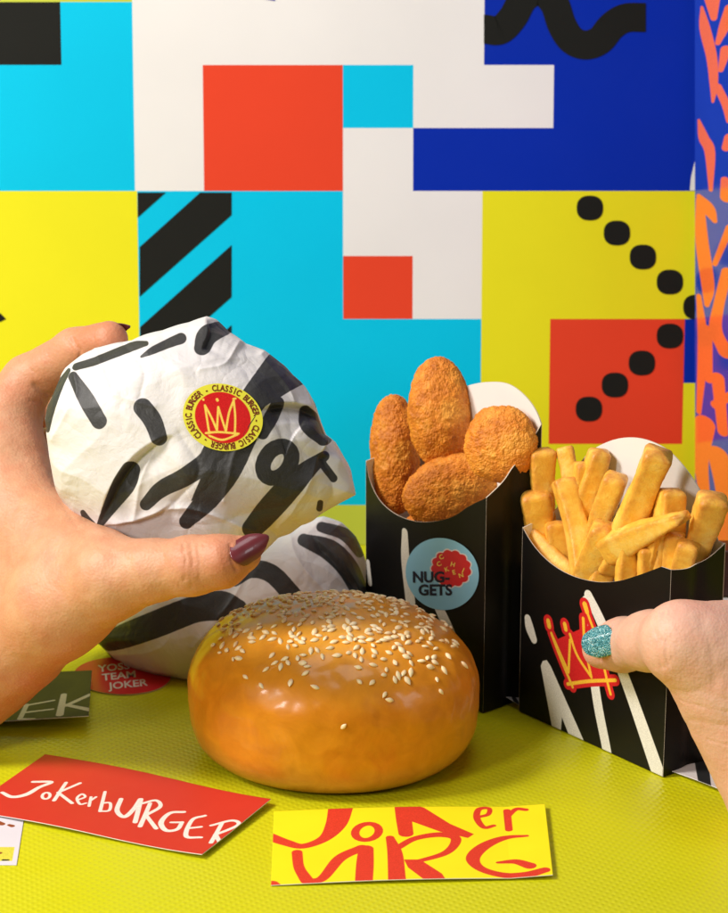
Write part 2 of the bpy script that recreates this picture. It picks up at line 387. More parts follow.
class Squash(Frame):                     # brush strokes were painted tall on this board
    def hit(s, *a): return super().hit(*a) * np.array([.3, 1])
    def uv(s, V): return super().uv(V) * np.array([.3, 1])
sq = Squash(sf.o, sf.u, sf.v); at_ = ink(sq.uv(V), sq, inks, 0, 20)
M['side'] = printed('blue_orange_print', (.012, .045, .42), [('ink_a', (.92, .16, .035))], .16, .6, .03, 300, .03)
M['side'].node_tree.nodes['Principled BSDF'].inputs['Coat Weight'].default_value = .15
tside = single('printed_board', 'glossy blue board printed with orange brush strokes at the right end of the backdrop', 'board', V, Fc, [M['side'], M['white_card'], M['white_card']], sf.o, smooth=False, fmat=fm, attrs={'ink_a': at_})

# dark brown block behind the fries
a0 = P(716, 551, 108); bx = T(716, 598)
def rounded_box(lo, hi, bev):
    bm = bmesh.new(); bmesh.ops.create_cube(bm, size=1)
    lo, hi = np.array(lo), np.array(hi)
    for v in bm.verts: v.co = Vector((lo + hi) / 2) + Vector(np.array(v.co) * (hi - lo))
    bmesh.ops.bevel(bm, geom=bm.edges[:], offset=bev, segments=3, affect='EDGES', profile=.6); bm.verts.index_update()
    V = [tuple(v.co) for v in bm.verts]; Fc = [tuple(v.index for v in f.verts) for f in bm.faces]; bm.free(); return V, Fc
fy = bx[1]; topz = None
rr = ray(720, 551); tt = fy / rr[1]; topz = CH + rr[2] * tt
V, Fc = rounded_box((bx[0], fy, 0.02), (bx[0] + 9, fy + 1.6, topz), .12)
M['wood'] = plain('dark_brown', (.055, .012, .006), .35, .5, .3, 20, .1, 200)
single('wooden_block', 'dark red brown block standing behind the fries carton at the foot of the side board', 'block', V, Fc, M['wood'], (bx[0] + 4, fy + .8, 0))

# ================================================================== CARTONS
M['carton'] = printed('black_card', (.0055, .0050, .0048), [('ink_a', (.78, .75, .68)), ('ink_b', (.62, .018, .02)), ('ink_c', (.90, .50, .04))], .42, .25, .05, 500, .1)
M['carton_plain'] = plain('black_card_plain', (.0055, .0050, .0048), .42, .25, .1, 30, .05, 500)
A = T(519, 712); B = T(663, 778)
def vert_plane(p, q):
    u = nrm(np.append((q - p)[:2], 0)); return Frame(p, u, (0, 0, 1))      # n points towards the camera
ff = vert_plane(A, B)
Bn = T(483, 714); dirn = ff.u
rr = ff.u
# nugget carton: same facing
gf = Frame(Bn, ff.u, (0, 0, 1)); gl = gf.hit(366, 458)
NW = -gl[0]; gf = Frame(Bn - ff.u * NW, ff.u, (0, 0, 1))
fries_w = np.dot(B - A, ff.u)
print('carton angle', math.degrees(math.atan2(-ff.u[1], ff.u[0])), 'widths', fries_w, NW, 'A', A, 'B', B, 'nug', gf.o)
DEP = 2.9
def rim_curve(frame, pts):
    uv = np.array([frame.hit(*p) for p in smooth_path([(x, y, 0) for x, y in pts], 6)[:, :2]]); o = np.argsort(uv[:, 0]); return uv[o]
def carton(name, label, fr, wid, rimpx, backpx, inks_a, inks_b, inks_c, back_name='back_panel'):
    base = fr.o + fr.u * wid / 2 - fr.n * DEP / 2
    th = Thing(name, label, 'carton', (base[0], base[1], 0.04))
    rc = rim_curve(fr, rimpx)
    xs = np.linspace(0, 1, 60); 
    rim = lambda s: np.interp(s * wid, rc[:, 0], rc[:, 1])
    bow = lambda s, t: .16 * np.sin(np.pi * np.clip(s, 0, 1)) * t ** 2
    TAP = .06
    def front(s, t, off):
        h = rim(s); z = .05 + (h - .05) * t
        inn = TAP * (1 - z / 9) * 0
        return fr.w(np.stack([s * wid, z], 1), off + bow(s, t) - 0 * z)
    V, Fc, fm = slab(front, 270, 280, .045)
    X = fr.uv(V)
    at = {'ink_a': ink(X, fr, inks_a), 'ink_b': ink(X, fr, inks_b) if inks_b else np.full(len(X), 5.), 'ink_c': ink(X, fr, inks_c) if inks_c else np.full(len(X), 5.)}
    fp = th.part('front_panel', V, Fc, [M['carton'], M['white_card'], M['core']], smooth=True, fmat=fm, attrs=at)
    bc = np.array([fr.hit(x, y, -DEP) for x, y in smooth_path([(x, y, 0) for x, y in backpx], 6)[:, :2]]); bc = bc[np.argsort(bc[:, 0])]
    def back(s, t, off):
        h = np.interp(s * wid, bc[:, 0], bc[:, 1]); z = .05 + (h - .05) * t
        return fr.w(np.stack([s * wid, z], 1), -DEP + off * 1. - .0)
    V, Fc, fm = slab(back, 90, 60, .05)
    th.part('back_panel', V, Fc, [M['white_card'], M['carton_plain'], M['core']], smooth=False, fmat=fm)
    for side, sg in (('l', 0), ('r', 1)):
        zf = float(rim(np.array([float(sg)]))[0]); zb = float(np.interp(sg * wid, bc[:, 0], bc[:, 1]))
        def sidef(s, t, off):
            dip = .55 * np.sin(np.pi * s) if sg else .3 * np.sin(np.pi * s)
            h = zf + (zb - zf) * s - dip * (zb - zf > 0) * .6; z = .05 + (h - .05) * t
            q = fr.w(np.stack([np.full_like(s, 0.), z], 1), -s * DEP); crease = .12 * np.exp(-((s - .5) / .12) ** 2) * (1 - .2 * t)
            xx = sg * wid + (1 if sg else -1) * (off + .01) - (1 if sg else -1) * crease
            return q + xx[:, None] * fr.u
        V, Fc, fm = slab(sidef, 24, 20, .045)
        if not sg: Fc = Fc[:, ::-1]
        th.part('side_panel', V, Fc, [M['carton_plain'], M['white_card'], M['core']], smooth=False, fmat=fm)
    q = fr.w([(0.05, .06), (wid - .05, .06)], -.05); q2 = fr.w([(wid - .05, .06), (.05, .06)], -DEP + .05)
    Vb = np.vstack([q, q2]); Vb = np.vstack([Vb, Vb + np.array([0, 0, .05])])
    th.part('bottom_panel', Vb, [(3, 2, 1, 0), (4, 5, 6, 7), (0, 1, 5, 4), (1, 2, 6, 5), (2, 3, 7, 6), (3, 0, 4, 7)], M['carton_plain'], smooth=False)
    return th, fp
s_ = lambda *p: ('s', list(p))
fr_a = [s_((528, 619, 5), (530, 628, 6.5), (534, 639, 5)),
        ('p', [(541, 666), (543, 661), (547, 660), (551, 666), (584, 741), (569, 735), (562, 717), (561, 731), (552, 727)]),
        s_((591, 595, 6), (603, 622, 7), (626, 680, 7.5), (657, 769, 9.5)), s_((588, 600, 5), (596, 690, 6.5), (607, 751, 6.5))]
crown = [s_((552, 633, 1.7), (560, 655, 1.7), (573, 687, 1.7)), s_((552, 633, 1.7), (569, 672, 1.7)), s_((569, 672, 1.7), (571, 640, 1.7)), s_((571, 634, 1.7), (578, 655, 1.7), (592, 677, 1.7)),
         s_((585, 618, 2), (586, 645, 1.7), (592, 677, 1.7)), s_((590, 614, 1.7), (600, 645, 1.7), (608, 682, 1.7), (611, 694, 1.7)), s_((568, 684, 1.9), (590, 681, 1.9), (616, 680, 1.9)),
         s_((549, 621, 3), (550, 626, 3)), s_((566, 624, 2.8), (567, 629, 2.6)), s_((587, 604, 3.4), (589, 611, 3))]
crown_r = [('s', [(x, y, r + 4.2) for x, y, r in p]) for _, p in crown] + [('p', [(556, 640), (570, 680), (606, 678), (597, 640), (590, 625)])]
fries_t, fries_front = carton('fries_carton', 'black carton of fries with a red and yellow crown, pressed by a thumb', ff, fries_w,
    [(515.5, 510), (522, 526), (535, 546), (553, 563), (575, 575), (600, 581), (622, 580), (642, 574), (653, 570), (662, 566.5)],
    [(576, 500), (577, 470), (590, 452), (610, 441), (630, 437.5), (650, 441), (670, 452), (688, 472), (703, 496), (712, 520), (718, 541)], fr_a, crown_r, crown)
nug_a = [s_((407, 532, 5), (407, 560, 7.5), (411, 600, 8.5)), s_((436, 600, 7), (446, 622, 8), (458, 650, 8)), s_((368, 562, 3), (370, 583, 3.5))]
nug_t, nug_front = carton('nugget_carton', 'black carton of nuggets with a round blue sticker behind the bun', gf, NW,
    [(365.5, 458), (370, 480), (380, 499), (395, 512), (415, 520), (435, 521), (455, 516), (470, 506), (487, 497.5)],
    [(422, 430), (432, 410), (450, 394), (470, 385), (490, 382), (508, 384), (524, 395), (537, 413), (545, 440), (547, 470)], nug_a, None, None)

# round blue sticker on the nugget carton
bow_n = .05
st_c = [(x, y) for x, y, _ in ring(443.5, 573.5, 37, 35.5, 0, 45, 0, 360, 64)][:-1]
def disc_grid(fr, pxc, outline, nr, off_fn, extra=None):
    c = fr.hit(*pxc); o = np.array([fr.hit(*p) for p in outline]); n = len(o); V = [c]; 
    for k in range(1, nr + 1): V += list(c + (o - c) * k / nr)
    V = np.array(V); Fc = [(0, 1 + i, 1 + (i + 1) % n) for i in range(n)]
    for k in range(nr - 1):
        for i in range(n): a = 1 + k * n + i; b = 1 + k * n + (i + 1) % n; Fc.append((a, a + n, b + n, b))
    # clockwise outlines in pixels give counter-clockwise here: check
    area = sum(o[i][0] * o[(i + 1) % n][1] - o[(i + 1) % n][0] * o[i][1] for i in range(n))
    if area < 0: Fc = [f[::-1] for f in Fc]
    return V, Fc
def bow_of(uv, wid, rimh=8.): s = uv[:, 0] / wid; return .16 * np.sin(np.pi * np.clip(s, 0, 1)) * np.clip(uv[:, 1] / rimh, 0, 1) ** 2
V2, F2 = disc_grid(gf, (443.5, 573.5), st_c, 10, None)
bag = Bag(); bag.add(gf.w(V2, bow_of(V2, NW) + .035), F2, 0)
sc_px = []
for k in range(180):
    a = 2 * math.pi * k / 180; r_ = 18 + 2.0 * abs(math.sin(a * 6.5)) ; 
    c, s1 = math.cos(a), math.sin(a); x, y = c * r_ * 1.0, s1 * r_ * .93; cc, ss = math.cos(R(25)), math.sin(R(25)); sc_px.append((453 + cc * x - ss * y, 568 + ss * x + cc * y))
for grow, mi, off in ((1.07, 3, .040), (1., 1, .045)):
    V2, F2 = disc_grid(gf, (453, 568), [(453 + (x - 453) * grow, 568 + (y - 568) * grow) for x, y in sc_px], 6, None); bag.add(gf.w(V2, bow_of(V2, NW) + off), F2, mi)
def put_text(bag, fr, s, px, py, hgt, mi, off, rot=0, bold=.0, wid=None, sx=1.):
    V, Fc = text_mesh(s, 1, bold)
    if not len(V): return
    V = V * np.array([hgt * sx, hgt]); c, q = math.cos(R(rot)), math.sin(R(rot)); V = V @ np.array([[c, -q], [q, c]])      # px, y up
    uv = np.array([fr.hit(px + x, py - y) for x, y in V]); o = off + (bow_of(uv, wid) if wid else 0)
    bag.add(fr.w(uv, o), Fc, mi)
put_text(bag, gf, 'NUG-', 433, 577, 15, 2, .055, 0, .035, NW, .98); put_text(bag, gf, 'GETS', 437, 590, 15, 2, .055, 0, .035, NW, .98)
for ch, x, y, r_ in (('C', 444, 556.5, -25), ('C', 441.5, 563.5, -25), ('H', 455, 564, 15), ('I', 465, 570, 25), ('K', 449, 569, -20), ('E', 456, 572, -15), ('N', 463, 575, -15)):
    put_text(bag, gf, ch, x, y, 6.4, 4, .056, r_, .022, NW)
BS = [plain('sticker_blue', (.25, .54, .74), .35, .4, .02), plain('sticker_red', (.62, .02, .03), .35, .4, .02), plain('sticker_navy', (.008, .012, .03), .4, .4, .02), plain('sticker_pale', (.75, .70, .70), .4, .4, .02), plain('sticker_gold', (.9, .65, .12), .4, .4, .02)]
nug_t.part('round_sticker', bag.V(), bag.f, BS, smooth=False, fmat=bag.m, parent=nug_front)

# ================================================================== NUGGETS
m, nt, b = new_mat('breading'); M['bread'] = m
n1 = noise(nt, 70, 5, .65); n2 = noise(nt, 420, 4, .65)
c1 = ramp(nt, n1, [(.25, (.42, .10, .010)), (.48, (.72, .24, .022)), (.75, (.92, .47, .08))])
c2 = ramp(nt, n2, [(.3, (.78, .70, .60)), (.7, (1.2, 1.2, 1.15))])
nt.links.new(mixc(nt, 1., c1, c2, 'MULTIPLY'), b.inputs['Base Color']); b.inputs['Roughness'].default_value = .55; b.inputs['Specular IOR Level'].default_value = .35
vo = nt.nodes.new('ShaderNodeTexVoronoi'); vo.inputs['Scale'].default_value = 650; tc = nt.nodes.new('ShaderNodeTexCoord'); nt.links.new(tc.outputs['Object'], vo.inputs['Vector'])
pr = bump(nt, None, vo.outputs['Distance'], .4, .0004); bump(nt, b, noise(nt, 1200, 3, .7), .45, .0003, pr)
QS = quad_sphere(130)
def nugget(label, px, py, n, hx, hy, hz, rot, seed, face=(0, 0)):
    fr = gf; c = fr.w(fr.hit(px, py, -n), -n)[0]; k = 25.
    a = R(rot); X_ = RT * math.cos(a) + UPV * math.sin(a); Y_ = -RT * math.sin(a) + UPV * math.cos(a); Z_ = -FW
    ya, xa = R(face[0]), R(face[1])
    X2 = X_ * math.cos(ya) + Z_ * math.sin(ya); Z2 = -X_ * math.sin(ya) + Z_ * math.cos(ya); Y2 = Y_ * math.cos(xa) + Z2 * math.sin(xa); Z2 = np.cross(X2, Y2)
    d, Fc = QS; sgn = np.sign(d)
    q = sgn * np.abs(d) ** .92; q /= np.linalg.norm(q, axis=1)[:, None] ** .35
    loc = q * np.array([hx / k, hy / k, hz])
    loc = loc * (1 + .09 * fbm(loc * .55 + seed * 3.1, 2))[:, None]
    nr = d / np.array([hx / k, hy / k, hz]); nr /= np.linalg.norm(nr, axis=1)[:, None]
    h = .08 * fbm(loc * 1.8 + seed, 2) + .045 * (.55 - cells(loc * 5 + seed)) + .045 * (.55 - cells(loc * 13 + seed * 2)) + .02 * vnoise(loc * 26) + .12 * np.clip(vnoise(loc * 5 + 40 + seed) - .20, 0, 1)
    loc = loc + nr * h[:, None]
    V = c + loc[:, :1] * X2 + loc[:, 1:2] * Y2 + loc[:, 2:] * Z2
    single('nugget', label, 'nugget', V, Fc, M['bread'], c, 'breaded nuggets in the black carton')
nugget('tall narrow breaded nugget at the left end of the carton', 395, 455, 1.45, 26, 63, .95, 2, 1, (25, 0))
nugget('tallest breaded nugget standing upright behind the others', 440, 414, 1.9, 33, 61, .95, 3, 2, (-10, 0))
nugget('round breaded nugget leaning against the white back of the carton', 501, 445, 1.75, 37, 39, .8, -20, 3, (10, 10))
nugget('low breaded nugget lying at the front rim of the carton', 452, 490, 1.5, 53, 36, .8, 20, 4, (-6, 8))
nugget('breaded nugget buried in shade at the bottom of the pile', 442, 532, 1.65, 44, 24, .7, 0, 5, (0, 0))

# ================================================================== FRIES
m, nt, b = new_mat('fried_potato'); M['fry'] = m
n1 = noise(nt, 95, 5, .7); c1 = ramp(nt, n1, [(.28, (.84, .38, .030)), (.5, (.94, .55, .075)), (.75, (.98, .72, .20))])
a = nt.nodes.new('ShaderNodeAttribute'); a.attribute_name = 'brown'
n3 = noise(nt, 260, 4, .7); bf = math_n(nt, 'MULTIPLY', a.outputs['Fac'], n3); mr = nt.nodes.new('ShaderNodeMapRange'); mr.inputs[1].default_value = .20; mr.inputs[2].default_value = .66; nt.links.new(bf, mr.inputs[0])
nt.links.new(mixc(nt, mr.outputs[0], c1, (.66, .27, .035)), b.inputs['Base Color']); b.inputs['Roughness'].default_value = .38; b.inputs['Specular IOR Level'].default_value = .45
b.inputs['Subsurface Weight'].default_value = .2; b.inputs['Subsurface Radius'].default_value = (1, .5, .12); b.inputs['Subsurface Scale'].default_value = .003
pr = bump(nt, None, noise(nt, 380, 5, .7, dist=.5), .5, .0006); bump(nt, b, noise(nt, 1300, 3, .7), .45, .0003, pr)
def fry(label, p0, p1, n0, n1_, w0, w1, bend=0., seed=0, twist=0., ext=1.4):
    k = 25.5; a = ff.w(ff.hit(*p0, -n0), -n0)[0]; c = ff.w(ff.hit(*p1, -n1_), -n1_)[0]
    ax = nrm(c - a); c = c + ax * ext; Ln = np.linalg.norm(c - a)
    side = nrm(np.cross(ax, -FW)); dep = np.cross(side, ax)
    NR, NS = 46, 40; t = np.linspace(0, 1, NR); V = []; br = []
    for i, tt in enumerate(t):
        cen = a + ax * Ln * tt + side * bend * math.sin(math.pi * tt) + dep * .1 * math.sin(seed + 3 * tt)
        wd = (w0 + (w1 - w0) * min(1, tt * 1.3)) * (.90 + .08 * math.sin(seed * 2.3 + tt * 3.5)) / k / 2; e0 = min(tt, 1 - tt) * Ln / (wd * .62); cap = min(1, e0) ; cap = max(0, 1 - (1 - cap) ** 3.2) ** .5; cap = max(cap, .02)
        th = wd * random.uniform(.985, 1.015); dd = max(.42, min(.62, wd)) * 1.0
        tw = twist + .3 * math.sin(seed * 1.7 + tt * 2)
        ph = np.linspace(0, 2 * np.pi, NS, endpoint=False); cx = np.sign(np.cos(ph)) * np.abs(np.cos(ph)) ** .33; cy = np.sign(np.sin(ph)) * np.abs(np.sin(ph)) ** .33
        x = cx * th * cap; y = cy * dd * cap; x, y = x * math.cos(tw) - y * math.sin(tw) * .6, x * math.sin(tw) * .6 + y * math.cos(tw)
        V.append(cen + x[:, None] * side + y[:, None] * dep)
        br.append(np.clip((np.abs(cx * cy)) * 1.6 + (1 - cap) * 1.2 + .8 * max(0, .12 - tt) / .12, 0, 1.6) * .75)
    V = np.vstack(V); br = np.concatenate(br)
    f = grid_faces(NR, NS + 0)
    Fc = [(i * NS + j, i * NS + (j + 1) % NS, (i + 1) * NS + (j + 1) % NS, (i + 1) * NS + j) for i in range(NR - 1) for j in range(NS)]
    Fc += [tuple(range(NS))[::-1], tuple((NR - 1) * NS + j for j in range(NS))]
    cen = (a + c) / 2; q = V - cen; rad = q - (q @ ax)[:, None] * ax; rad /= np.linalg.norm(rad, axis=1)[:, None] + 1e-6
    V = V + rad * (.12 * fbm(V * .9 + seed * 5, 2) + .03 * vnoise(V * 6 + seed) + .015 * vnoise(V * 14))[:, None]
    o = single('french_fry', label, 'fry', V, Fc, M['fry'], cen, 'fries in the black crown carton', attrs={'brown': br}); return o
fl = [
 ('short rounded fry at the upper left of the carton', (541, 447), (545, 500), 1.6, 1.6, 31, 28, .05, 0),
 ('narrow fry half hidden behind the upper left fry', (564, 447), (576, 500), 2.3, 2.0, 22, 24, 0, 0),
 ('blistered thick fry resting on the left rim', (535, 490), (541, 540), .95, 1.1, 32, 30, 0, .2),
 ('long plump fry with rounded tip left of centre', (563, 477), (579, 550), 1.3, 1.0, 27, 31, -.1, 0),
 ('fry leaning against the left of the white back panel', (602, 450), (586, 515), 2.3, 2.0, 27, 28, .12, .2),
 ('short fry just right of the one leaning at the left of the back panel', (618, 474), (600, 530), 2.0, 1.8, 25, 27, .1, 0),
 ('longest widest fry, topmost in the centre of the carton', (661, 449), (620, 545), 1.6, 1.3, 33, 34, 0, .15),
 ('fry with brown tip in front of the right of the back panel', (672, 487), (668, 550), 2.0, 1.8, 29, 33, 0, .1),
 ('tall square ended fry at the far right corner', (715, 494), (697, 556), 2.35, 2.3, 32, 30, 0, .1),
 ('short stubby fry beside the right corner fry', (676, 531), (671, 575), 1.7, 1.6, 24, 26, 0, 0),
 ('pointed fry lying almost level towards the right', (683, 518), (630, 540), 1.0, 1.0, 10, 32, .05, 0),
 ('sharp pointed fry upright at the middle of the front rim', (625, 526), (627, 592), .82, 1.0, 10, 36, 0, .1),
 ('wide fry slanting down to the front rim left of the pointed fry', (606, 524), (580, 585), .85, .95, 32, 30, -.05, 0),
 ('thin tapered fry along the left part of the front rim', (528, 528), (562, 566), .75, .9, 14, 27, .08, 0),
 ('fry piece low between the pointed fry and the right rim', (648, 545), (650, 585), 1.1, 1.2, 22, 30, 0, 0),
 ('fry piece low behind the wide slanting fry', (612, 550), (598, 590), 1.3, .9, 24, 26, 0, 0),
 ('slim pale fry standing between the two left back fries', (584, 462), (580, 520), 1.9, 1.7, 17, 22, 0, .5),
 ('slim fry tip showing right of the longest fry', (650, 498), (646, 550), 1.9, 1.7, 15, 24, 0, .4),
 ('tapered fry tip between the level fry and the right corner fry', (655, 532), (648, 580), 1.2, 1.3, 14, 26, 0, .5),
 ('fry deep in the left of the pile', (556, 520), (560, 570), 1.3, 1.2, 26, 28, 0, 0),
 ('fry deep in the right of the pile', (690, 540), (676, 590), 1.6, 1.4, 26, 28, 0, 0),
 ('fry deep in the centre of the pile', (645, 520), (640, 580), 1.7, 1.5, 28, 28, 0, 0),
]
for k, (lb, a, c, n0, n1_, w0, w1, bd, tw) in enumerate(fl): fry(lb, a, c, n0, n1_, w0, w1, bd, k + 1, tw)

# ================================================================== BUN
bf_ = T(333, 792); BC = np.array([bf_[0], bf_[1] + 4.15, 0.])
prof = []
RA, ZM, ZT, RB = 5.70, 2.75, 5.98, 4.5
def bun_r(z):
    z = np.asarray(z, float); up = RA * np.clip(1 - np.clip((z - ZM) / (ZT - ZM), 0, 1) ** 2.25, 0, 1) ** (1 / 2.05)
    lo = RB - .25 + (RA - RB + .25) * np.clip(1 - np.clip((ZM - z) / ZM, 0, 1) ** 3.0, 0, 1) ** (1 / 1.8)
    return np.where(z > ZM, up, lo)
d, Fb = quad_sphere(150)
phi = np.arccos(np.clip(d[:, 2], -1, 1)); th_ = np.arctan2(d[:, 1], d[:, 0])
zt = np.linspace(0, ZT, 4000); rt = bun_r(zt); rt[0] = RB - .4
# arc angle lookup seen from the middle of the bun
an = np.arctan2(rt, zt - ZM); an = np.r_[np.linspace(math.pi, an[0], 200)[:-1], an]; rr_ = np.r_[(ZM * np.tan(math.pi - np.linspace(math.pi, an[199], 200)[:-1])), rt]; zz_ = np.r_[np.zeros(199), zt]
o_ = np.argsort(an); rad = np.interp(phi, an[o_], rr_[o_]); zz = np.interp(phi, an[o_], zz_[o_])
def bun_def(V):
    q = V.copy(); a = np.arctan2(q[:, 1], q[:, 0]); k = 1 + .012 * np.cos(2 * a + .6) + .01 * np.cos(3 * a + 2)
    q[:, :2] *= k[:, None]; q[:, 2] *= 1 + .02 * np.cos(a + 2.2) * (q[:, 2] > 1)
    n = fbm(V * .45 + 3, 3) * .16 + fbm(V * 1.6 + 9, 2) * .035
    g = V / (np.linalg.norm(V, axis=1)[:, None] + 1e-6); q += g * (n * np.clip(V[:, 2] / 1.2, 0, 1))[:, None]
    # shallow wrinkles
    return q
V = np.stack([rad * np.cos(th_), rad * np.sin(th_), zz + .03], 1); V = bun_def(V) 
m, nt, b = new_mat('brioche_crust'); M['bun'] = m
tc = nt.nodes.new('ShaderNodeTexCoord'); sp = nt.nodes.new('ShaderNodeSeparateXYZ'); nt.links.new(tc.outputs['Object'], sp.inputs[0])
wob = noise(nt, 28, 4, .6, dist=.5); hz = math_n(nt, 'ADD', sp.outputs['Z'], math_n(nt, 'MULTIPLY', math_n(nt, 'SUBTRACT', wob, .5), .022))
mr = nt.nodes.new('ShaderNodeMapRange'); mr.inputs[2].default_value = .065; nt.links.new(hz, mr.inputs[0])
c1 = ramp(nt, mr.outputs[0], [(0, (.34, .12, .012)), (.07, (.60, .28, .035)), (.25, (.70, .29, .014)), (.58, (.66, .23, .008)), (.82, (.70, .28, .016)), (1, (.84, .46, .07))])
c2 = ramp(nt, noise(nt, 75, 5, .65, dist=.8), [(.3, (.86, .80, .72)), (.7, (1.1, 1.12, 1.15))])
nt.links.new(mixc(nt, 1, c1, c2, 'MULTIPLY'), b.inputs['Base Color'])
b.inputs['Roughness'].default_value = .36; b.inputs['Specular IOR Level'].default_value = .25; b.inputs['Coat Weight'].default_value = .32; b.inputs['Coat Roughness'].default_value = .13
b.inputs['Subsurface Weight'].default_value = .12; b.inputs['Subsurface Radius'].default_value = (1, .4, .12); b.inputs['Subsurface Scale'].default_value = .004
pr = bump(nt, None, noise(nt, 48, 4, .5, dist=.3), .20, .0012); bump(nt, b, noise(nt, 420, 4, .6), .18, .0003, pr)
bun = Thing('sesame_bun', 'glossy golden sesame bun sitting on the lime table in front of everything', 'bun', BC)
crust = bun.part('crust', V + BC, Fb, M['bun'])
bvh = BVHTree.FromPolygons([tuple(x) for x in V], [tuple(int(i) for i in f) for f in Fb])
# sesame seeds
m, nt, b = new_mat('sesame'); M['seed'] = m
oi = nt.nodes.new('ShaderNodeTexCoord')
nt.links.new(ramp(nt, noise(nt, 90, 2), [(.3, (.76, .50, .22)), (.5, (.90, .71, .42)), (.75, (.93, .81, .60))]), b.inputs['Base Color'])
b.inputs['Roughness'].default_value = .38; b.inputs['Subsurface Weight'].default_value = .15; b.inputs['Subsurface Scale'].default_value = .001
sd_ring = []
NS_, NR_ = 10, 7
sv = []
for i in range(NR_ + 1):
    t = i / NR_; r_ = math.sin(math.pi * t) ** .8 * (1.0 - .38 * t + .1)
    for j in range(NS_): a = 2 * math.pi * j / NS_; sv.append(((t - .5) * .40, r_ * .120 * math.cos(a), r_ * .078 * math.sin(a)))
sv = np.array(sv); sfc = [(i * NS_ + j, i * NS_ + (j + 1) % NS_, (i + 1) * NS_ + (j + 1) % NS_, (i + 1) * NS_ + j) for i in range(NR_) for j in range(NS_)]
seeds = []; tries = 0; pts = []
while len(seeds) < 380 and tries < 60000:
    tries += 1
    a = random.uniform(0, 2 * math.pi); rho = 5.6 * math.sqrt(random.random()); x, y = rho * math.cos(a), rho * math.sin(a)
    e = math.hypot((x - .15) / 4.9, (y - .1) / (5.15 if y < 0 else 4.6)); pr_ = 1 if e < .75 else math.exp(-((e - .75) / .19) ** 2)
    if y < -2 and abs(x) < 3 and e > .9: pr_ = max(pr_, .035)
    pr_ *= .45 + .55 * (vnoise(np.array([[x * .9, y * .9, 4.]]))[0] > -.1)
    if random.random() > pr_: continue
    h = bvh.ray_cast(Vector((x, y, 12)), Vector((0, 0, -1)))
    if h[0] is None or h[0].z < 2.9: continue
    if any((h[0] - q).length < .22 for q in pts): continue
    pts.append(h[0]); nz = h[1] if h[1].z > 0 else -h[1]
    tg_ = nz.orthogonal().normalized(); tg_ = Matrix.Rotation(random.uniform(0, 6.28), 3, nz) @ tg_; bt = nz.cross(tg_)
    nz2 = (nz + .22 * Vector((random.gauss(0, 1), random.gauss(0, 1), 0))).normalized(); tg_ = (tg_ - nz2 * tg_.dot(nz2)).normalized(); bt = nz2.cross(tg_)
    s = random.uniform(.72, 1.06); MM = np.array([tg_ * s, bt * s * random.uniform(.85, 1.1), nz2 * s])
    seeds.append((sv @ MM + np.array(h[0] + nz * .028), float(-h[0].y - .2 * h[0].z), np.array(h[0])))
seeds.sort(key=lambda q: -q[1])
proto = None
for k, (vv, _, c) in enumerate(seeds[:100]):
    o = base_obj('sesame_seed', vv, sfc, M['seed'], c); o.location = c * S; o.parent = crust
bag = Bag()
for vv, _, c in seeds[100:]: bag.add(vv, sfc)
o = base_obj('sesame_seeds', bag.V(), bag.f, M['seed']); o.parent = crust; o['kind'] = 'stuff'
print('seeds', len(seeds))

# ================================================================== WRAPPED BURGERS
M['wrap'] = printed('wrap_paper', (.67, .63, .625), [('ink_a', (.036, .034, .034))], .5, .35, .10, 900, .03, crumple=.55)
b = M['wrap'].node_tree.nodes['Principled BSDF']; b.inputs['Subsurface Weight'].default_value = .12; b.inputs['Subsurface Radius'].default_value = (1, .8, .65); b.inputs['Subsurface Scale'].default_value = .003
QB = quad_sphere(230)
def crest(X, path, amp, wdt, endf=.35):
    """soft ridge (amp>0) or valley along a path"""
    d = stroke_sd(X, np.column_stack([path, np.zeros(len(path))])); return amp * np.exp(-(np.maximum(d, 0) / wdt) ** 1.3)
def step(X, path, depth, fade, endf=.5):
    best = np.full(len(X), 1e3); side = np.zeros(len(X)); endp = np.ones(len(X)); n = len(path); arc = np.r_[0, np.cumsum(np.linalg.norm(np.diff(path, axis=0), axis=1))]; pos = np.zeros(len(X))
    for i in range(n - 1):
        a, b = path[i], path[i + 1]; ba = b - a; pa = X - a; h = pa @ ba / (ba @ ba); hc = np.clip(h, 0, 1)
        d = np.hypot(pa[:, 0] - hc * ba[0], pa[:, 1] - hc * ba[1]); m_ = d < best; best = np.where(m_, d, best)
        pos = np.where(m_, (arc[i] + hc * (arc[i + 1] - arc[i])) / arc[-1], pos); side = np.where(m_, ba[0] * pa[:, 1] - ba[1] * pa[:, 0], side)
        e = np.ones(len(X)); 
        if i == 0: e = np.where(h < 0, np.exp(-np.maximum(0, d) / endf * 3), e)
        if i == n - 2: e = np.where(h > 1, np.exp(-np.maximum(0, d) / endf * 3), e)
        endp = np.where(m_, e, endp)
    tp = np.clip(np.minimum(pos, 1 - pos) / .28, 0, 1); endp = endp * tp * tp * (3 - 2 * tp)
    sd = np.sign(side) * best; k = 1 / (1 + np.exp(np.clip(sd / .022, -40, 40)))      # 1 on the right-hand side
    return -depth * k * np.exp(-best / fade) * endp + .15 * depth * (1 - k) * np.exp(-best / (fade * .35)) * endp
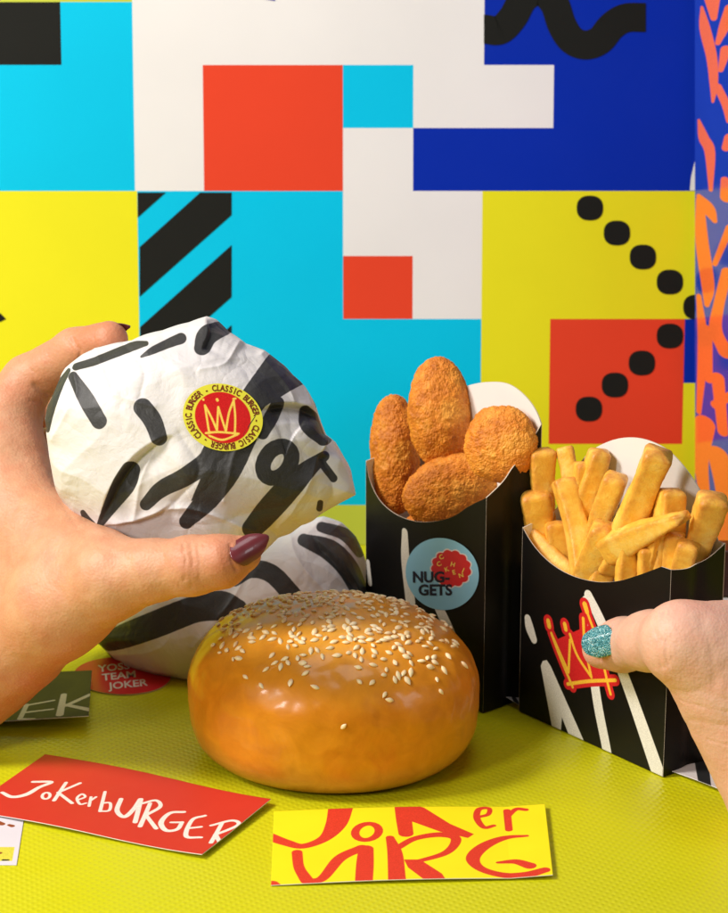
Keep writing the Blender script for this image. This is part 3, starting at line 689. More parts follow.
def wrapped(name, label, cpx, D, sil, cf, cb, inks, steps, ridges, flat=None, seed=1, amp=1., floor=None, tilt=0., pole=None):
    fr = Frame(P(*cpx, D), RT, UPV); dd, Fc = QB
    o = np.array([fr.hit(*p) for p in sil]); ang = np.arctan2(o[:, 1], o[:, 0]); R_ = np.hypot(o[:, 0], o[:, 1]); k = np.argsort(ang); ang, R_ = ang[k], R_[k]
    ang = np.r_[ang - 2 * np.pi, ang, ang + 2 * np.pi]; R_ = np.r_[R_, R_, R_]
    th = np.arctan2(dd[:, 1], dd[:, 0]); rs = np.interp(th, ang, R_); rsm = np.mean([np.interp(th + q, ang, R_) for q in np.linspace(-.35, .35, 9)], axis=0)
    sn = np.hypot(dd[:, 0], dd[:, 1]); cs = dd[:, 2]
    blend = np.clip(sn, 0, 1) ** 6; rr = rs * blend + rsm * (1 - blend)
    rho = rr * sn ** .80; z = np.where(cs > 0, cf, cb) * np.sign(cs) * np.abs(cs) ** .88
    L = np.stack([rho * np.cos(th), rho * np.sin(th), z], 1); X = L[:, :2]
    nn = np.stack([L[:, 0] / 30, L[:, 1] / 30, L[:, 2] / np.where(cs > 0, cf, cb) ** 2], 1); nn /= np.linalg.norm(nn, axis=1)[:, None] + 1e-9
    warp = L + .9 * np.stack([fbm(L * .35 + 5 + seed, 2), fbm(L * .35 + 25, 2), fbm(L * .35 + 45, 2)], 1)
    tw = warp * np.array([.7, 1.25, 1]); c_, s1 = math.cos(R(32)), math.sin(R(32)); tw = np.stack([tw[:, 0] * c_ - tw[:, 1] * s1, tw[:, 0] * s1 + tw[:, 1] * c_, tw[:, 2]], 1)
    cr =   .38 * (worley(tw, .75, 130, seed, .05) - .8) + .10 * (worley(tw + 3, 1.6, 420, seed + 1, .02, 9) - .6)
    edge = np.clip(sn, 0, 1) ** 2; m_ = (.45 + .55 * edge) * amp
    m_ = m_ * (1 - .4 * (np.array(cs) > .0) * np.exp(-((X[:, 0] + 2.6) ** 2 + (X[:, 1] - .6) ** 2) / 4))
    if flat is not None:
        fc = fr.hit(*flat[:2], cf * .9); q = np.hypot(X[:, 0] - fc[0], X[:, 1] - fc[1]) / flat[2]; m_ = m_ * (1 - np.exp(-q ** 6) * (cs > 0))
    h = (cr - cr.mean() - .05 - .06 * edge) * m_; h = np.minimum(h, .25 - .15 * edge); front = np.clip(cs * 6, 0, 1)
    foff = 0.
    for pth, dp, fd in steps:
        pp = np.array([fr.hit(x, y, foff) for x, y in smooth_path([(x, y, 0) for x, y in pth], 5)[:, :2]]); h = h + step(X, pp, dp, fd) * front
    for pth, am, wd in ridges:
        pp = np.array([fr.hit(x, y, foff) for x, y in smooth_path([(x, y, 0) for x, y in pth], 5)[:, :2]]); h = h + crest(X, pp, am, wd) * front
    L2 = L + nn * h[:, None]
    V = fr.w(L2[:, :2], L2[:, 2])
    if floor is not None: V[:, 2] = np.maximum(V[:, 2], floor)
    at = {'ink_a': ink(fr.uv(V), fr, inks, 0, F / D) + .012 * vnoise(V * 6)}
    # on the far side the print carries on with other strokes
    gg = np.random.default_rng(seed + 50); bi = []
    for _ in range(9): x, y = gg.uniform(-4.5, 4.5, 2); a = gg.uniform(0, 6.28); q = np.array([[x, y, .4], [x + 1.6 * math.cos(a), y + 1.6 * math.sin(a), .45], [x + 2.6 * math.cos(a + .4), y + 2.6 * math.sin(a + .4), .25]]); bi.append(stroke_sd(fr.uv(V), q))
    at['ink_a'] = np.where(L[:, 2] < -.4, np.min(bi, axis=0), at['ink_a'])
    base = fr.o.copy(); base[2] = V[:, 2].min()
    th_ = Thing(name, label, 'burger', base, 'burgers wrapped in printed paper')
    pa = th_.part('paper_wrap', V, Fc, M['wrap'], attrs=at)
    return th_, pa, fr, V, Fc
held_inks = [s_((150, 346, 3), (138, 348, 5), (122, 354, 5), (99, 363, 4.5), (80, 368, 4)), s_((72, 372, 3), (62, 388, 6), (54, 412, 6), (52, 430, 3)),
  s_((78, 378, 5), (93, 400, 8), (107, 422, 8)), s_((184, 341, 6), (172, 346, 5), (158, 353, 4), (147, 359, 1.5)), s_((206, 350, 8), (210, 338, 10), (222, 330, 9)), s_((150, 409, 9), (160, 422, 9), (166, 438, 8)),
  ('p', [(274, 348), (304, 384), (268, 408), (256, 425), (240, 470), (222, 492), (196, 500), (212, 465), (236, 420), (247, 392)]),
  s_((218, 452, 10), (212, 462, 10), (190, 477, 9), (168, 488, 8), (152, 503, 6)), s_((252, 440, 8), (232, 470, 13), (212, 498, 11), (191, 520, 7)),
  s_((280, 404, 6), (273, 420, 7), (266, 434, 6)), s_((306, 412, 6), (312, 424, 11), (324, 438, 8)), ('s', ring(280, 462, 12, 17, 7.5, 35)), s_((325, 456, 5), (308, 470, 9), (290, 488, 12), (270, 510, 12), (255, 527, 10)),
  s_((322, 462, 4), (334, 478, 4)), s_((321, 502, 3), (320, 508, 3)), s_((138, 470, 9), (132, 482, 11), (120, 500, 8), (103, 526, 3)), s_((87, 512, 3), (91, 520, 5), (99, 528, 5))]
held_sil = [(47, 430), (49, 405), (56, 385), (66, 368), (85, 356), (110, 347), (135, 343), (165, 333), (190, 325), (207, 319), (216, 322), (228, 334), (245, 346), (262, 353), (278, 364), (292, 375), (308, 388), (320, 402), (327, 420), (331, 434), (340, 442), (345, 458), (350, 478), (354, 494), (342, 503), (325, 513), (300, 524), (278, 537), (258, 556), (235, 572), (200, 572), (160, 562), (120, 550), (84, 542), (62, 515), (48, 475)]
held_steps = [([(262, 412), (278, 406), (300, 404), (318, 410), (328, 424)], .42, .9), ([(99, 527), (110, 505), (122, 483), (142, 458), (165, 442), (186, 434)], .46, 1.3),
   ([(98, 529), (125, 525), (155, 518), (180, 502)], .22, .8), ([(205, 352), (212, 335), (208, 322)], .25, .8), ([(326, 455), (331, 440), (333, 430)], .25, .6)]
held_ridges = [([(165, 442), (148, 475), (138, 520)], .08, .13), ([(186, 434), (205, 470), (180, 502)], -.07, .12), ([(262, 412), (240, 450), (228, 500)], .08, .13), ([(58, 440), (82, 402), (80, 374)], .07, .12), ([(100, 352), (118, 392), (160, 408)], .06, .13), ([(300, 404), (290, 385), (262, 356)], .08, .13), ([(118, 528), (190, 508), (258, 532)], .09, .13), ([(330, 440), (302, 498), (282, 530)], .08, .12), ([(126, 345), (150, 372), (146, 400)], -.05, .12), ([(240, 345), (228, 365), (205, 372)], .06, .12), ([(150, 350), (185, 372), (190, 385)], .09, .5), ([(185, 372), (220, 360), (262, 355)], .07, .4), ([(328, 460), (335, 490), (322, 515)], -.15, .25), ([(345, 440), (338, 470), (352, 492)], .1, .3),
   ([(300, 404), (296, 430), (310, 455), (328, 458)], -.08, .3), ([(230, 520), (290, 505), (330, 500)], -.09, .3), ([(105, 440), (70, 470), (64, 490)], .07, .3), ([(285, 500), (310, 480), (330, 470)], .07, .3)]
DH = 92.
held, held_paper, hfr, HV, HF = wrapped('wrapped_burger', 'burger in white and black paper held up in the left hand', (200, 440), DH, held_sil, 3.3, 3.2, held_inks, held_steps, held_ridges, flat=(223, 417, 1.75), seed=3, amp=.8)
# sticker on the held burger, laid on the paper
hb = BVHTree.FromPolygons([tuple(x) for x in HV[::1]], [tuple(int(i) for i in f) for f in HF])
g0 = P(223, 417.5, DH - 3.2)
def surf(px, py):
    r = ray(px, py); h = hb.ray_cast(Vector(CAM), Vector(nrm(r))); return None if h[0] is None else np.array(h[0])
pp = [surf(223 + x, 417.5 + y) for x in range(-36, 37, 9) for y in range(-30, 31, 6) if (x / 38) ** 2 + (y / 33) ** 2 < 1]
pp = np.array([p for p in pp if p is not None]); c0 = pp.mean(0); _, _, vh = np.linalg.svd(pp - c0); nn_ = vh[2] * np.sign(vh[2] @ (-FW))
u_ = nrm(RT - nn_ * (RT @ nn_)); kf = Frame(c0, u_, np.cross(nn_, u_))
q = kf.uv(pp); zq = (pp - kf.o) @ kf.n; Aq = np.column_stack([np.ones(len(q)), q, q[:, 0] ** 2, q[:, 0] * q[:, 1], q[:, 1] ** 2]); co, *_ = np.linalg.lstsq(Aq, zq, rcond=None)
res = (zq - Aq @ co).max()
def kz(uv, off): uv = np.atleast_2d(uv); return np.column_stack([np.ones(len(uv)), uv, uv[:, 0] ** 2, uv[:, 0] * uv[:, 1], uv[:, 1] ** 2]) @ co + off
print('sticker residual', res)
outl = [(x, y) for x, y, _ in ring(222.7, 417.3, 40.5, 33.2, 0, 16, 0, 360, 96)][:-1]
cc = kf.hit(222.7, 417.3); oo = np.array([kf.hit(*p) for p in outl]); nr, n = 60, len(oo)
V2 = [cc] + [p for k in range(1, nr + 1) for p in (cc + (oo - cc) * k / nr)]; V2 = np.array(V2)
F2 = [(0, 1 + (i + 1) % n, 1 + i) for i in range(n)] + [(1 + k * n + i, 1 + k * n + (i + 1) % n, 1 + (k + 1) * n + (i + 1) % n, 1 + (k + 1) * n + i) for k in range(nr - 1) for i in range(n)]
off0 = min(.10, max(.02, res * .8)) + .012
kk = .98 / 6.62 * 1.13
def zp(x, y, r=1.6): return (160 + x / 5.6, 360 + y / 5.6, r)
stroke_c = [s_(zp(250, 255), zp(262, 330), zp(275, 410)), s_(zp(250, 255), zp(285, 320), zp(318, 395)), s_(zp(318, 395), zp(322, 320), zp(325, 265)), s_(zp(325, 265), zp(345, 330), zp(368, 400)),
            s_(zp(368, 400), zp(385, 300), zp(412, 225)), s_(zp(412, 225), zp(420, 320), zp(418, 425)), s_(zp(255, 410), zp(330, 405), zp(440, 415)), s_(zp(275, 425), zp(350, 448), zp(435, 418)),
            s_(zp(240, 222, 1.7), zp(243, 225, 1.7)), s_(zp(318, 222, 2.1), zp(321, 228, 2.1)), s_(zp(410, 218, 1.5), zp(424, 216, 1.5))]
stroke_c = [('s', [(x, y, r * .62) for x, y, r in p]) for _, p in stroke_c]
inn = [(222.7 + (x - 222.7) * .70, 417.8 + (y - 417.3) * .76) for x, y in outl]
bag = Bag(); bag.add(kf.w(V2, kz(V2, off0)), F2, 0)
ns_ = len(V2); at1 = ink(V2, kf, [('p', inn)], 0, 26); at2 = ink(V2, kf, stroke_c, 0, 26)
phr = 'CLASSIC BURGER · CLASSIC BURGER · CLASSIC BURGER · '.replace('·', '.')
for i, ch in enumerate(phr):
    if ch == ' ': continue
    a = R(-118) + 2 * math.pi * i / len(phr)          # screen angle, clockwise
    c, s1 = math.cos(a), math.sin(a); rx, ry = 34.5, 28.4; x, y = rx * c, ry * s1; ro = R(16); X_, Y_ = x * math.cos(ro) - y * math.sin(ro), x * math.sin(ro) + y * math.cos(ro)
    tx, ty = -rx * s1, ry * c; tx, ty = tx * math.cos(ro) - ty * math.sin(ro), tx * math.sin(ro) + ty * math.cos(ro); rot = -math.degrees(math.atan2(ty, tx))
    Vt, Ft = text_mesh(ch if ch != '.' else '-', 1, .028); Vt = Vt * np.array([6.6, 8.8]); c2, q2 = math.cos(R(rot)), math.sin(R(rot)); Vt = Vt @ np.array([[c2, q2], [-q2, c2]])
    uv = np.array([kf.hit(222.7 + X_ + x_, 417.3 + Y_ - y_) for x_, y_ in Vt]); bag.add(kf.w(uv, kz(uv, off0 + .012)), Ft, 1)
ntot = bag.n
M['sticker'] = printed('sticker_print', (.72, .66, .05), [('ink_a', (.60, .012, .012)), ('ink_b', (.88, .62, .10))], .3, .5, .06, 500, .02)
M['sticker_text'] = plain('sticker_brown', (.16, .02, .008), .4, .4, .02)
held.part('round_sticker', bag.V(), bag.f, [M['sticker'], M['sticker_text']], fmat=bag.m, parent=held_paper, attrs={'ink_a': np.r_[at1, np.full(ntot - ns_, 5)], 'ink_b': np.r_[at2, np.full(ntot - ns_, 5)]})

sec_inks = [s_((98, 646, 5), (120, 636, 11), (162, 619, 13), (200, 604, 13), (225, 600, 14), (243, 602, 8)), s_((240, 578, 4), (255, 566, 8), (275, 570, 9), (296, 592, 9)),
  s_((305, 538, 6), (330, 548, 10), (348, 566, 10), (360, 590, 8)), s_((322, 526, 5), (345, 534, 6), (360, 552, 5)), s_((118, 668, 3), (108, 655, 3))]
sec_sil = [(91, 640), (97, 628), (115, 612), (145, 592), (180, 572), (225, 552), (270, 535), (300, 524), (322, 518), (340, 524), (354, 538), (362, 556), (368, 590), (372, 630), (350, 662), (280, 684), (215, 690), (165, 682), (130, 672), (108, 661)]
sec_steps = [([(312, 532), (330, 548), (345, 566), (356, 585), (357, 600)], .3, .8), ([(97, 640), (108, 656), (122, 668)], .2, .5), ([(150, 600), (200, 588), (240, 565), (262, 548)], -.2, .9)]
sec_ridges = [([(110, 655), (170, 640), (190, 600)], .08, .14), ([(250, 560), (240, 590), (200, 640)], .08, .14), ([(290, 530), (300, 560), (340, 600)], .09, .14), ([(104, 632), (150, 606), (200, 580)], .1, .4), ([(250, 560), (290, 560), (330, 610)], .1, .4)]
sec, sec_paper, _, _, _ = wrapped('wrapped_burger', 'burger in white and black paper lying on the table behind the bun', (238, 607), 104.5, sec_sil, 3.8, 4.2, sec_inks, sec_steps, sec_ridges, seed=9, amp=.9, floor=.06)

# ================================================================== CARDS AND PAPERS
def card(name, label, quad, nu, nv, lift, inks, base, z=.03, thick=.035, cat='card', back=None, rough=.42, zadd=0.):
    Q = [T(*p, z) for p in quad]      # TL TR BR BL
    def fn(s, t, off):
        s_1 = s[:, None]; t1 = t[:, None]; p = (Q[3] * (1 - s_1) + Q[2] * s_1) * (1 - t1) + (Q[0] * (1 - s_1) + Q[1] * s_1) * t1
        p = p.copy(); p[:, 2] = z + thick + lift(s, t) + off; return p
    V, Fc, fm = slab(fn, nu, nv, thick)
    o = Q[3]; fr = Frame((o[0], o[1], z + thick), (1, 0, 0), (0, 1, 0))
    X = fr.uv(V); at = {}; lay = []
    for k, (its, col, g) in enumerate(inks): nm = 'ink_' + 'abcd'[k]; at[nm] = ink(X, fr, its, 0, F / 95, g); lay.append((nm, col))
    mt = printed(name + '_print', base, lay, .5, .16, .05, 500, .03)
    cen = sum(Q) / 4; cen[2] = z
    return single(name, label, cat, V, Fc, [mt, M['white_card'], back or M['white_card']], cen, smooth=True, fmat=fm, attrs=at), fr
J = [s_((33, 783, 2.2), (51, 784, 2.4), (39, 789, 2.4), (26, 796, 3.0), (12, 798, 2.6), (2, 793, 2)), ('s', ring(46, 798, 4, 3.2, 1.5, -20)), s_((66, 785, 1.8), (54, 803, 2)), s_((80, 786, 1.8), (58, 795, 1.8)), s_((58, 795, 1.8), (72, 806, 1.9)),
     s_((77, 803, 1.3), (85, 800, 1.3), (82, 797, 1.3), (77, 801, 1.4), (80, 807, 1.4), (86, 806, 1.2)), s_((91, 800, 1.4), (89, 809, 1.5)), s_((90, 804, 1.2), (96, 800, 1.3)),
     s_((105, 795, 1.6), (100, 814, 1.8)), s_((102, 806, 1.5), (110, 806, 1.5), (109, 813, 1.5), (100, 814, 1.5)), s_((121, 802, 2.2), (117, 813, 2.4), (124, 819, 2.6), (133, 812, 2.3), (140, 802, 2)), s_((141, 802, 2.2), (135, 824, 2.4)),
     s_((150, 806, 2), (140, 828, 2.3)), s_((142, 806, 1.7), (156, 803, 1.9), (160, 809, 2), (146, 817, 2)), s_((146, 817, 2), (156, 830, 2.2)), s_((184, 814, 2), (170, 815, 2.2), (161, 824, 2.6), (166, 832, 2.5), (177, 831, 2.2), (182, 824, 2)), s_((171, 824, 1.6), (182, 824, 1.7)),
     s_((205, 818, 1.8), (192, 822, 2), (186, 838, 2.3), (201, 840, 1.9)), s_((189, 830, 1.8), (201, 829, 1.7)), s_((222, 826, 2), (211, 846, 2.2)), s_((211, 828, 1.7), (232, 824, 2), (238, 829, 2), (215, 838, 2)), s_((216, 838, 2), (222, 851, 2.3))]
card('red_card', 'red business card with white brush lettering, its right end lifting off the table', [(45, 755), (271, 805), (202, 859), (-35, 811)], 420, 200,
     lambda s, t: .55 * np.clip(s - .55, 0, 1) ** 2 * 2.2 + .18 * np.clip(t - .4, 0, 1) * np.clip(s, 0, .6) + .12 * np.sin(s * 4), [(J, (.80, .74, .66), 0)], (.56, .036, .020))
Yk = [s_((341, 808, 12), (336, 826, 10), (324, 840, 6), (303, 847, 5), (286, 843, 6), (268, 836, 7)), ('s', ring(367, 834, 12, 8, 4, -10)), s_((403, 810, 8), (404, 822, 7.5), (406, 836, 7)), ('p', [(408, 806), (424, 810), (450, 826), (474, 836), (468, 840), (440, 834), (412, 824)]),
      s_((477, 819, 2.5), (488, 816, 2.5), (489, 810, 2.5), (479, 811, 3), (477, 820, 3.4), (484, 829, 3), (494, 827, 2.3)), s_((507, 812, 3.6), (509, 831, 3.6)), s_((508, 818, 2.5), (516, 811, 3), (526, 812, 2.8)),
      s_((297, 853, 5), (299, 868, 5), (306, 880, 6)), s_((306, 882, 5), (322, 880, 5), (340, 860, 6), (362, 850, 6)), s_((366, 851, 7), (365, 866, 8), (364, 882, 8)), s_((390, 840, 4), (395, 856, 7), (397, 882, 8)),
      s_((398, 850, 4), (415, 841, 4), (440, 837, 5), (456, 841, 5), (446, 855, 4), (414, 865, 3)), ('p', [(404, 862), (420, 862), (442, 876), (446, 882), (424, 882), (408, 870)]),
      s_((527, 838, 2), (505, 839, 4), (484, 848, 6), (473, 860, 6.5), (480, 870, 5), (500, 876, 5), (525, 877, 6), (545, 873, 5)), s_((498, 864, 2), (515, 863, 4.5), (530, 868, 6)), s_((272, 884, 6), (278, 888, 5))]
card('yellow_card', 'yellow business card with large cropped red lettering at the front of the table', [(274, 812), (545, 808), (553, 879), (271, 886)], 460, 170,
     lambda s, t: .30 * np.clip(s - .85, 0, 1) * 3 + .10 * np.sin(s * math.pi), [(Yk, (.68, .045, .02), 0)], (.84, .72, .012))
Dk = [s_((27, 712, 2.5), (20, 728, 2.8)), s_((25, 713, 2.2), (54, 709, 1.8)), s_((23, 721, 2.2), (53, 719, 1.8)), s_((20, 728, 2.2), (34, 729, 2)), s_((64, 703, 3.2), (60, 726, 4)), s_((95, 703, 3), (66, 716, 3)), s_((66, 715, 3), (92, 723, 4)), s_((-6, 722, 3), (2, 728, 3))]
card('dark_card', 'dark green business card with white brush letters under the left hand', [(-30, 674), (92, 678), (89, 730), (-60, 730)], 300, 150, lambda s, t: .40 * np.clip(s - .2, 0, 1) + .30 * (1 - t) * .9,
     [(Dk, (.72, .68, .58), 0)], (.020, .021, .024))
Wy = [('p', [(-60, 847), (14.5, 847), (12, 861), (-60, 861)])]; Wb = [s_((3, 860, 1.6), (8, 860, 1.3))]; Wo = [s_((-4, 853, 4), (0, 853, 2)), s_((-6, 822, 5), (2, 824, 3)), s_((9, 825, 2), (12, 826, 2.6))]
card('white_card', 'small white bordered card poking out under the left end of the red card', [(-70, 812), (24, 818), (16.5, 865.5), (-80, 865)], 200, 100, lambda s, t: 0 * s, [(Wy, (.66, .60, .06), 0), (Wb, (.02, .02, .02), 0), (Wo, (.28, .07, .02), 0)], (.66, .62, .66), z=.008, thick=.02)
# round red coaster under the second burger
rf = Frame(T(122, 676, .05), (1, 0, 0), (0, 1, 0)); outl = [(x, y) for x, y, _ in ring(122, 676, 48.5, 18.6, 0, 1, 0, 360, 72)][:-1]
V2, F2 = disc_grid(rf, (122, 676), outl, 6, None); bag = Bag(); bag.add(rf.w(V2, .02), F2, 0); n0 = len(V2)
rim = V2[-72:]; bag.add(np.vstack([rf.w(rim, .02), rf.w(rim, -.045)]), [(i, i + 72, (i + 1) % 72 + 72, (i + 1) % 72) for i in range(72)], 1)
for s1, x, y in (('YOSS', 114, 667.5), ('TEAM', 119, 676), ('JOKER', 128, 684.5)):
    V, Fc = text_mesh(s1, 1, .02); V = V * np.array([13.5, 9.5]); c, q = math.cos(R(6)), math.sin(R(6)); V = V @ np.array([[c, q], [-q, c]]); uv = np.array([rf.hit(x + a, y - b_, .03) for a, b_ in V]); bag.add(rf.w(uv, .032), Fc, 2)
single('round_card', 'round red card with white capital letters tucked under the wrapped burger', 'card', bag.V(), bag.f, [plain('coaster_red', (.62, .02, .03), .35, .2, .03), M['core'], plain('coaster_white', (.75, .68, .66), .4, .4, .02)], rf.o * np.array([1, 1, 0]), smooth=False, fmat=bag.m)
# sheet of printed paper under the cartons
Pk = [s_((698, 752, 5), (702, 768, 6.5), (705, 790, 6)), s_((546, 728, 4), (549, 738, 5), (550, 748, 5)), s_((590, 756, 1.5), (625, 768, 3)), s_((512, 700, 2), (520, 714, 4)), s_((724, 604, 5), (740, 616, 5)), s_((735, 740, 7), (745, 800, 7))]
card('paper_sheet', 'white wrapping paper with black strokes lying under the two cartons', [(560, 598), (800, 598), (800, 828), (494, 700)], 300, 260,
     lambda s, t: .10 + .10 * np.sin(s * 9 + 1) * np.exp(-t * 5) + .16 * np.exp(-((s - .03) / .05) ** 2) * (1 - t) - .10 * (1 - np.exp(-t * 12)), [(Pk, (.02, .02, .02), 0)], (.66, .60, .58), z=.012, thick=.015, cat='paper')

# ================================================================== HANDS
def skin(name, base, red, seed=0.):
    m, nt, b = new_mat(name); n1 = noise(nt, 18, 4, .6); n2 = noise(nt, 110, 4, .6)
    c = ramp(nt, n1, [(.3, tuple(x * .9 for x in base)), (.7, tuple(min(1, x * 1.08) for x in base))])
    c = mixc(nt, ramp(nt, n2, [(.35, (0, 0, 0)), (.75, (.55, .55, .55))]), c, red)
    a = nt.nodes.new('ShaderNodeAttribute'); a.attribute_name = 'flush'; c = mixc(nt, a.outputs['Fac'], c, red)
    nt.links.new(c, b.inputs['Base Color']); b.inputs['Roughness'].default_value = .5; b.inputs['Specular IOR Level'].default_value = .38
    b.inputs['Subsurface Weight'].default_value = .18; b.inputs['Subsurface Radius'].default_value = (1, .35, .18); b.inputs['Subsurface Scale'].default_value = .003
    v = nt.nodes.new('ShaderNodeTexVoronoi'); v.inputs['Scale'].default_value = 900; tc = nt.nodes.new('ShaderNodeTexCoord'); nt.links.new(tc.outputs['Object'], v.inputs['Vector'])
    pr = bump(nt, None, v.outputs['Distance'], .35, .0003); pr = bump(nt, None, noise(nt, 420, 5, .7), .30, .0004, pr); bump(nt, b, noise(nt, 60, 4), .25, .0012, pr)
    return m
def hand_sdf(chains, K=.55):
    prims = []
    for ch in chains:
        k = ch.get('k', K); pts = ch['p']; sq = ch.get('sq')
        for a, b in zip(pts[:-1], pts[1:]): prims.append((P(*a[:3]), P(*b[:3]), a[3], b[3], k, sq))
    def f(X):
        X = X.astype(np.float32); acc = None
        for a, b, ra, rb, k, sq in prims:
            pa = X - a.astype(np.float32)
            ba = (b - a).astype(np.float32)
            if sq is not None:
                ax, s = sq; ax = ax.astype(np.float32); pa = pa + np.outer(pa @ ax, ax) * (1 / s - 1); ba = ba + ax * (ba @ ax) * (1 / s - 1)
            h = np.clip(pa @ ba / (ba @ ba), 0, 1); q = pa - h[:, None] * ba; d = np.sqrt((q * q).sum(1)) - (ra + (rb - ra) * h)
            if sq is not None: d = d * (sq[1] * .5 + .5)
            if acc is None: acc = d; continue
            hh = np.clip(.5 + .5 * (acc - d) / k, 0, 1); acc = acc * (1 - hh) + d * hh - k * hh * (1 - hh)
        return acc
    allp = np.array([p[0] for p in prims] + [p[1] for p in prims]); rm = max(max(p[2], p[3]) for p in prims)
    return f, allp.min(0) - rm - .8, allp.max(0) + rm + .8
def crease(V, nrm_, lines, flush=None):
    d = np.zeros(len(V))
    for pts, dep, wd in lines:
        best = np.full(len(V), 1e3)
        for a, b in zip(pts[:-1], pts[1:]):
            ba = b - a; pa = V - a; h = np.clip(pa @ ba / (ba @ ba), 0, 1); best = np.minimum(best, np.linalg.norm(pa - h[:, None] * ba, axis=1))
        d += dep * np.exp(-(best / wd) ** 2)
    return V - nrm_ * d[:, None]
def on_surf(bv, px, py):
    h = bv.ray_cast(Vector(CAM), Vector(nrm(ray(px, py)))); return (np.array(h[0]), np.array(h[1])) if h[0] is not None else (None, None)
def hand(name, label, chains, mat, creases, flush_pts, h=.062, loc=None):
    f, lo, hi = hand_sdf(chains); V, Fc = surface_net(f, lo, hi, h)
    for _ in range(2):      # settle vertices on the surface
        e = .03; g = np.stack([f(V + np.eye(3)[k] * e) - f(V - np.eye(3)[k] * e) for k in range(3)], 1) / (2 * e); V = V - g * f(V)[:, None] / np.maximum((g * g).sum(1), .25)[:, None]
    g /= np.linalg.norm(g, axis=1)[:, None]
    if np.sum(np.cross(V[Fc[:200, 2]] - V[Fc[:200, 0]], V[Fc[:200, 3]] - V[Fc[:200, 1]]) * g[Fc[:200, 0]]) < 0: Fc = Fc[:, ::-1]
    bv = BVHTree.FromPolygons([tuple(x) for x in V], [tuple(int(i) for i in q) for q in Fc])
    V = V + g * (.05 * fbm(V * .8 + 7, 3) + .012 * fbm(V * 4, 2))[:, None]
    ls = []
    for pts, dep, wd in creases:
        q = [on_surf(bv, x, y)[0] for x, y in pts]; q = [x for x in q if x is not None]
        if len(q) > 1: ls.append((q, dep, wd))
    V = crease(V, g, ls)
    fl = np.zeros(len(V))
    for x, y, D, r, a in flush_pts: fl = np.maximum(fl, a * np.exp(-(np.linalg.norm(V - P(x, y, D), axis=1) / r) ** 2))
    th = Thing(name, label, 'hand', loc if loc is not None else V.mean(0)); bo = th.part('body', V, Fc, mat, attrs={'flush': fl})
    return th, bo, bv
def nail(th, body, C, Tn, Nn, Ln, Wd, mat, curve=.5, tipw=.55, drop=.0):
    Tn = nrm(Tn); Nn = nrm(Nn - Tn * np.dot(Nn, Tn)); Bn_ = np.cross(Nn, Tn)
    def fn(s, t, off):
        u = s * 2 - 1; wv = np.where(t < .25, np.sqrt(np.clip(1 - ((.25 - t) / .30) ** 2, 0, 1)), 1.) * np.where(t > .55, 1 - (1 - tipw) * ((t - .55) / .45) ** 1.6, 1)
        tt = t + .10 * (1 - u * u) * np.clip((t - .6) / .4, 0, 1) - .08 * (1 - u * u) * np.clip((.3 - t) / .3, 0, 1)
        ww = u * wv * Wd / 2; zz = -curve * (np.abs(u) * wv) ** 2.2 * Wd / 2 - drop * (t - .2) ** 2 * Ln + off
        return C + Tn * ((tt - .5) * Ln)[:, None] + Bn_ * ww[:, None] + Nn * zz[:, None]
    V, Fc, fm = slab(fn, 25, 31, .05)
    e = np.cross(V[Fc[300, 2]] - V[Fc[300, 0]], V[Fc[300, 3]] - V[Fc[300, 1]]) @ Nn
    if e < 0: Fc = Fc[:, ::-1]
    return th.part('nail', V, Fc, mat, parent=body)
M['skin_l'] = skin('skin_left', (.60, .315, .18), (.54, .165, .08)); M['skin_r'] = skin('skin_right', (.76, .46, .34), (.72, .30, .21))
lc = [
 dict(p=[(-260, 880, 96, 2.9), (-120, 760, 95.5, 2.55), (-20, 655, 94.5, 2.3), (10, 600, 94, 2.2)], k=1.2),                      # forearm, wrist
 dict(p=[(10, 610, 94, 2.1), (-5, 520, 95, 2.0), (-2, 455, 95.5, 1.75)], k=1.2),                                                # hand over the index knuckle
 dict(p=[(-30, 640, 96, 2.0), (-45, 540, 98, 1.9), (-45, 470, 99, 1.6)], k=1.4),
 dict(p=[(-2, 455, 95.5, 1.55), (8, 415, 96, 1.15), (28, 381, 96.2, 1.02)], k=.8), dict(p=[(28, 381, 96.2, 1.02), (75, 351, 95.2, .86), (109, 340, 94, .73)], k=.35),    # index finger
 dict(p=[(20, 640, 93, 1.9), (60, 605, 91, 1.75), (112, 578, 89.2, 1.5)], k=1.3), dict(p=[(112, 578, 89.2, 1.45), (150, 571, 88.3, 1.05), (192, 566, 87.6, 1.06)], k=.6), dict(p=[(192, 566, 87.6, 1.04), (222, 561, 87.2, .92), (243, 554, 87.2, .66)], k=.4),   # thumb
 dict(p=[(50, 530, 92.5, 1.0), (94, 556, 90.4, 1.12)], k=1.1),
 dict(p=[(28, 520, 93.5, 1.15), (62, 560, 91.5, 1.1)], k=1.6), dict(p=[(12, 480, 95, 1.35), (38, 560, 92.8, 1.3)], k=1.4),         # web
 dict(p=[(-25, 470, 98, 1.3), (-8, 425, 99.5, 1.0), (45, 402, 100.2, .88), (92, 402, 98.8, .7)], k=.45),                          # middle
 dict(p=[(-40, 500, 99, 1.25), (-18, 470, 101, .95), (45, 450, 101.4, .85), (90, 455, 99.8, .66)], k=.4),                        # ring
 dict(p=[(-45, 550, 99, 1.2), (-20, 525, 101, .85), (35, 505, 101.2, .74), (78, 505, 99.8, .58)], k=.4),                        # little
]
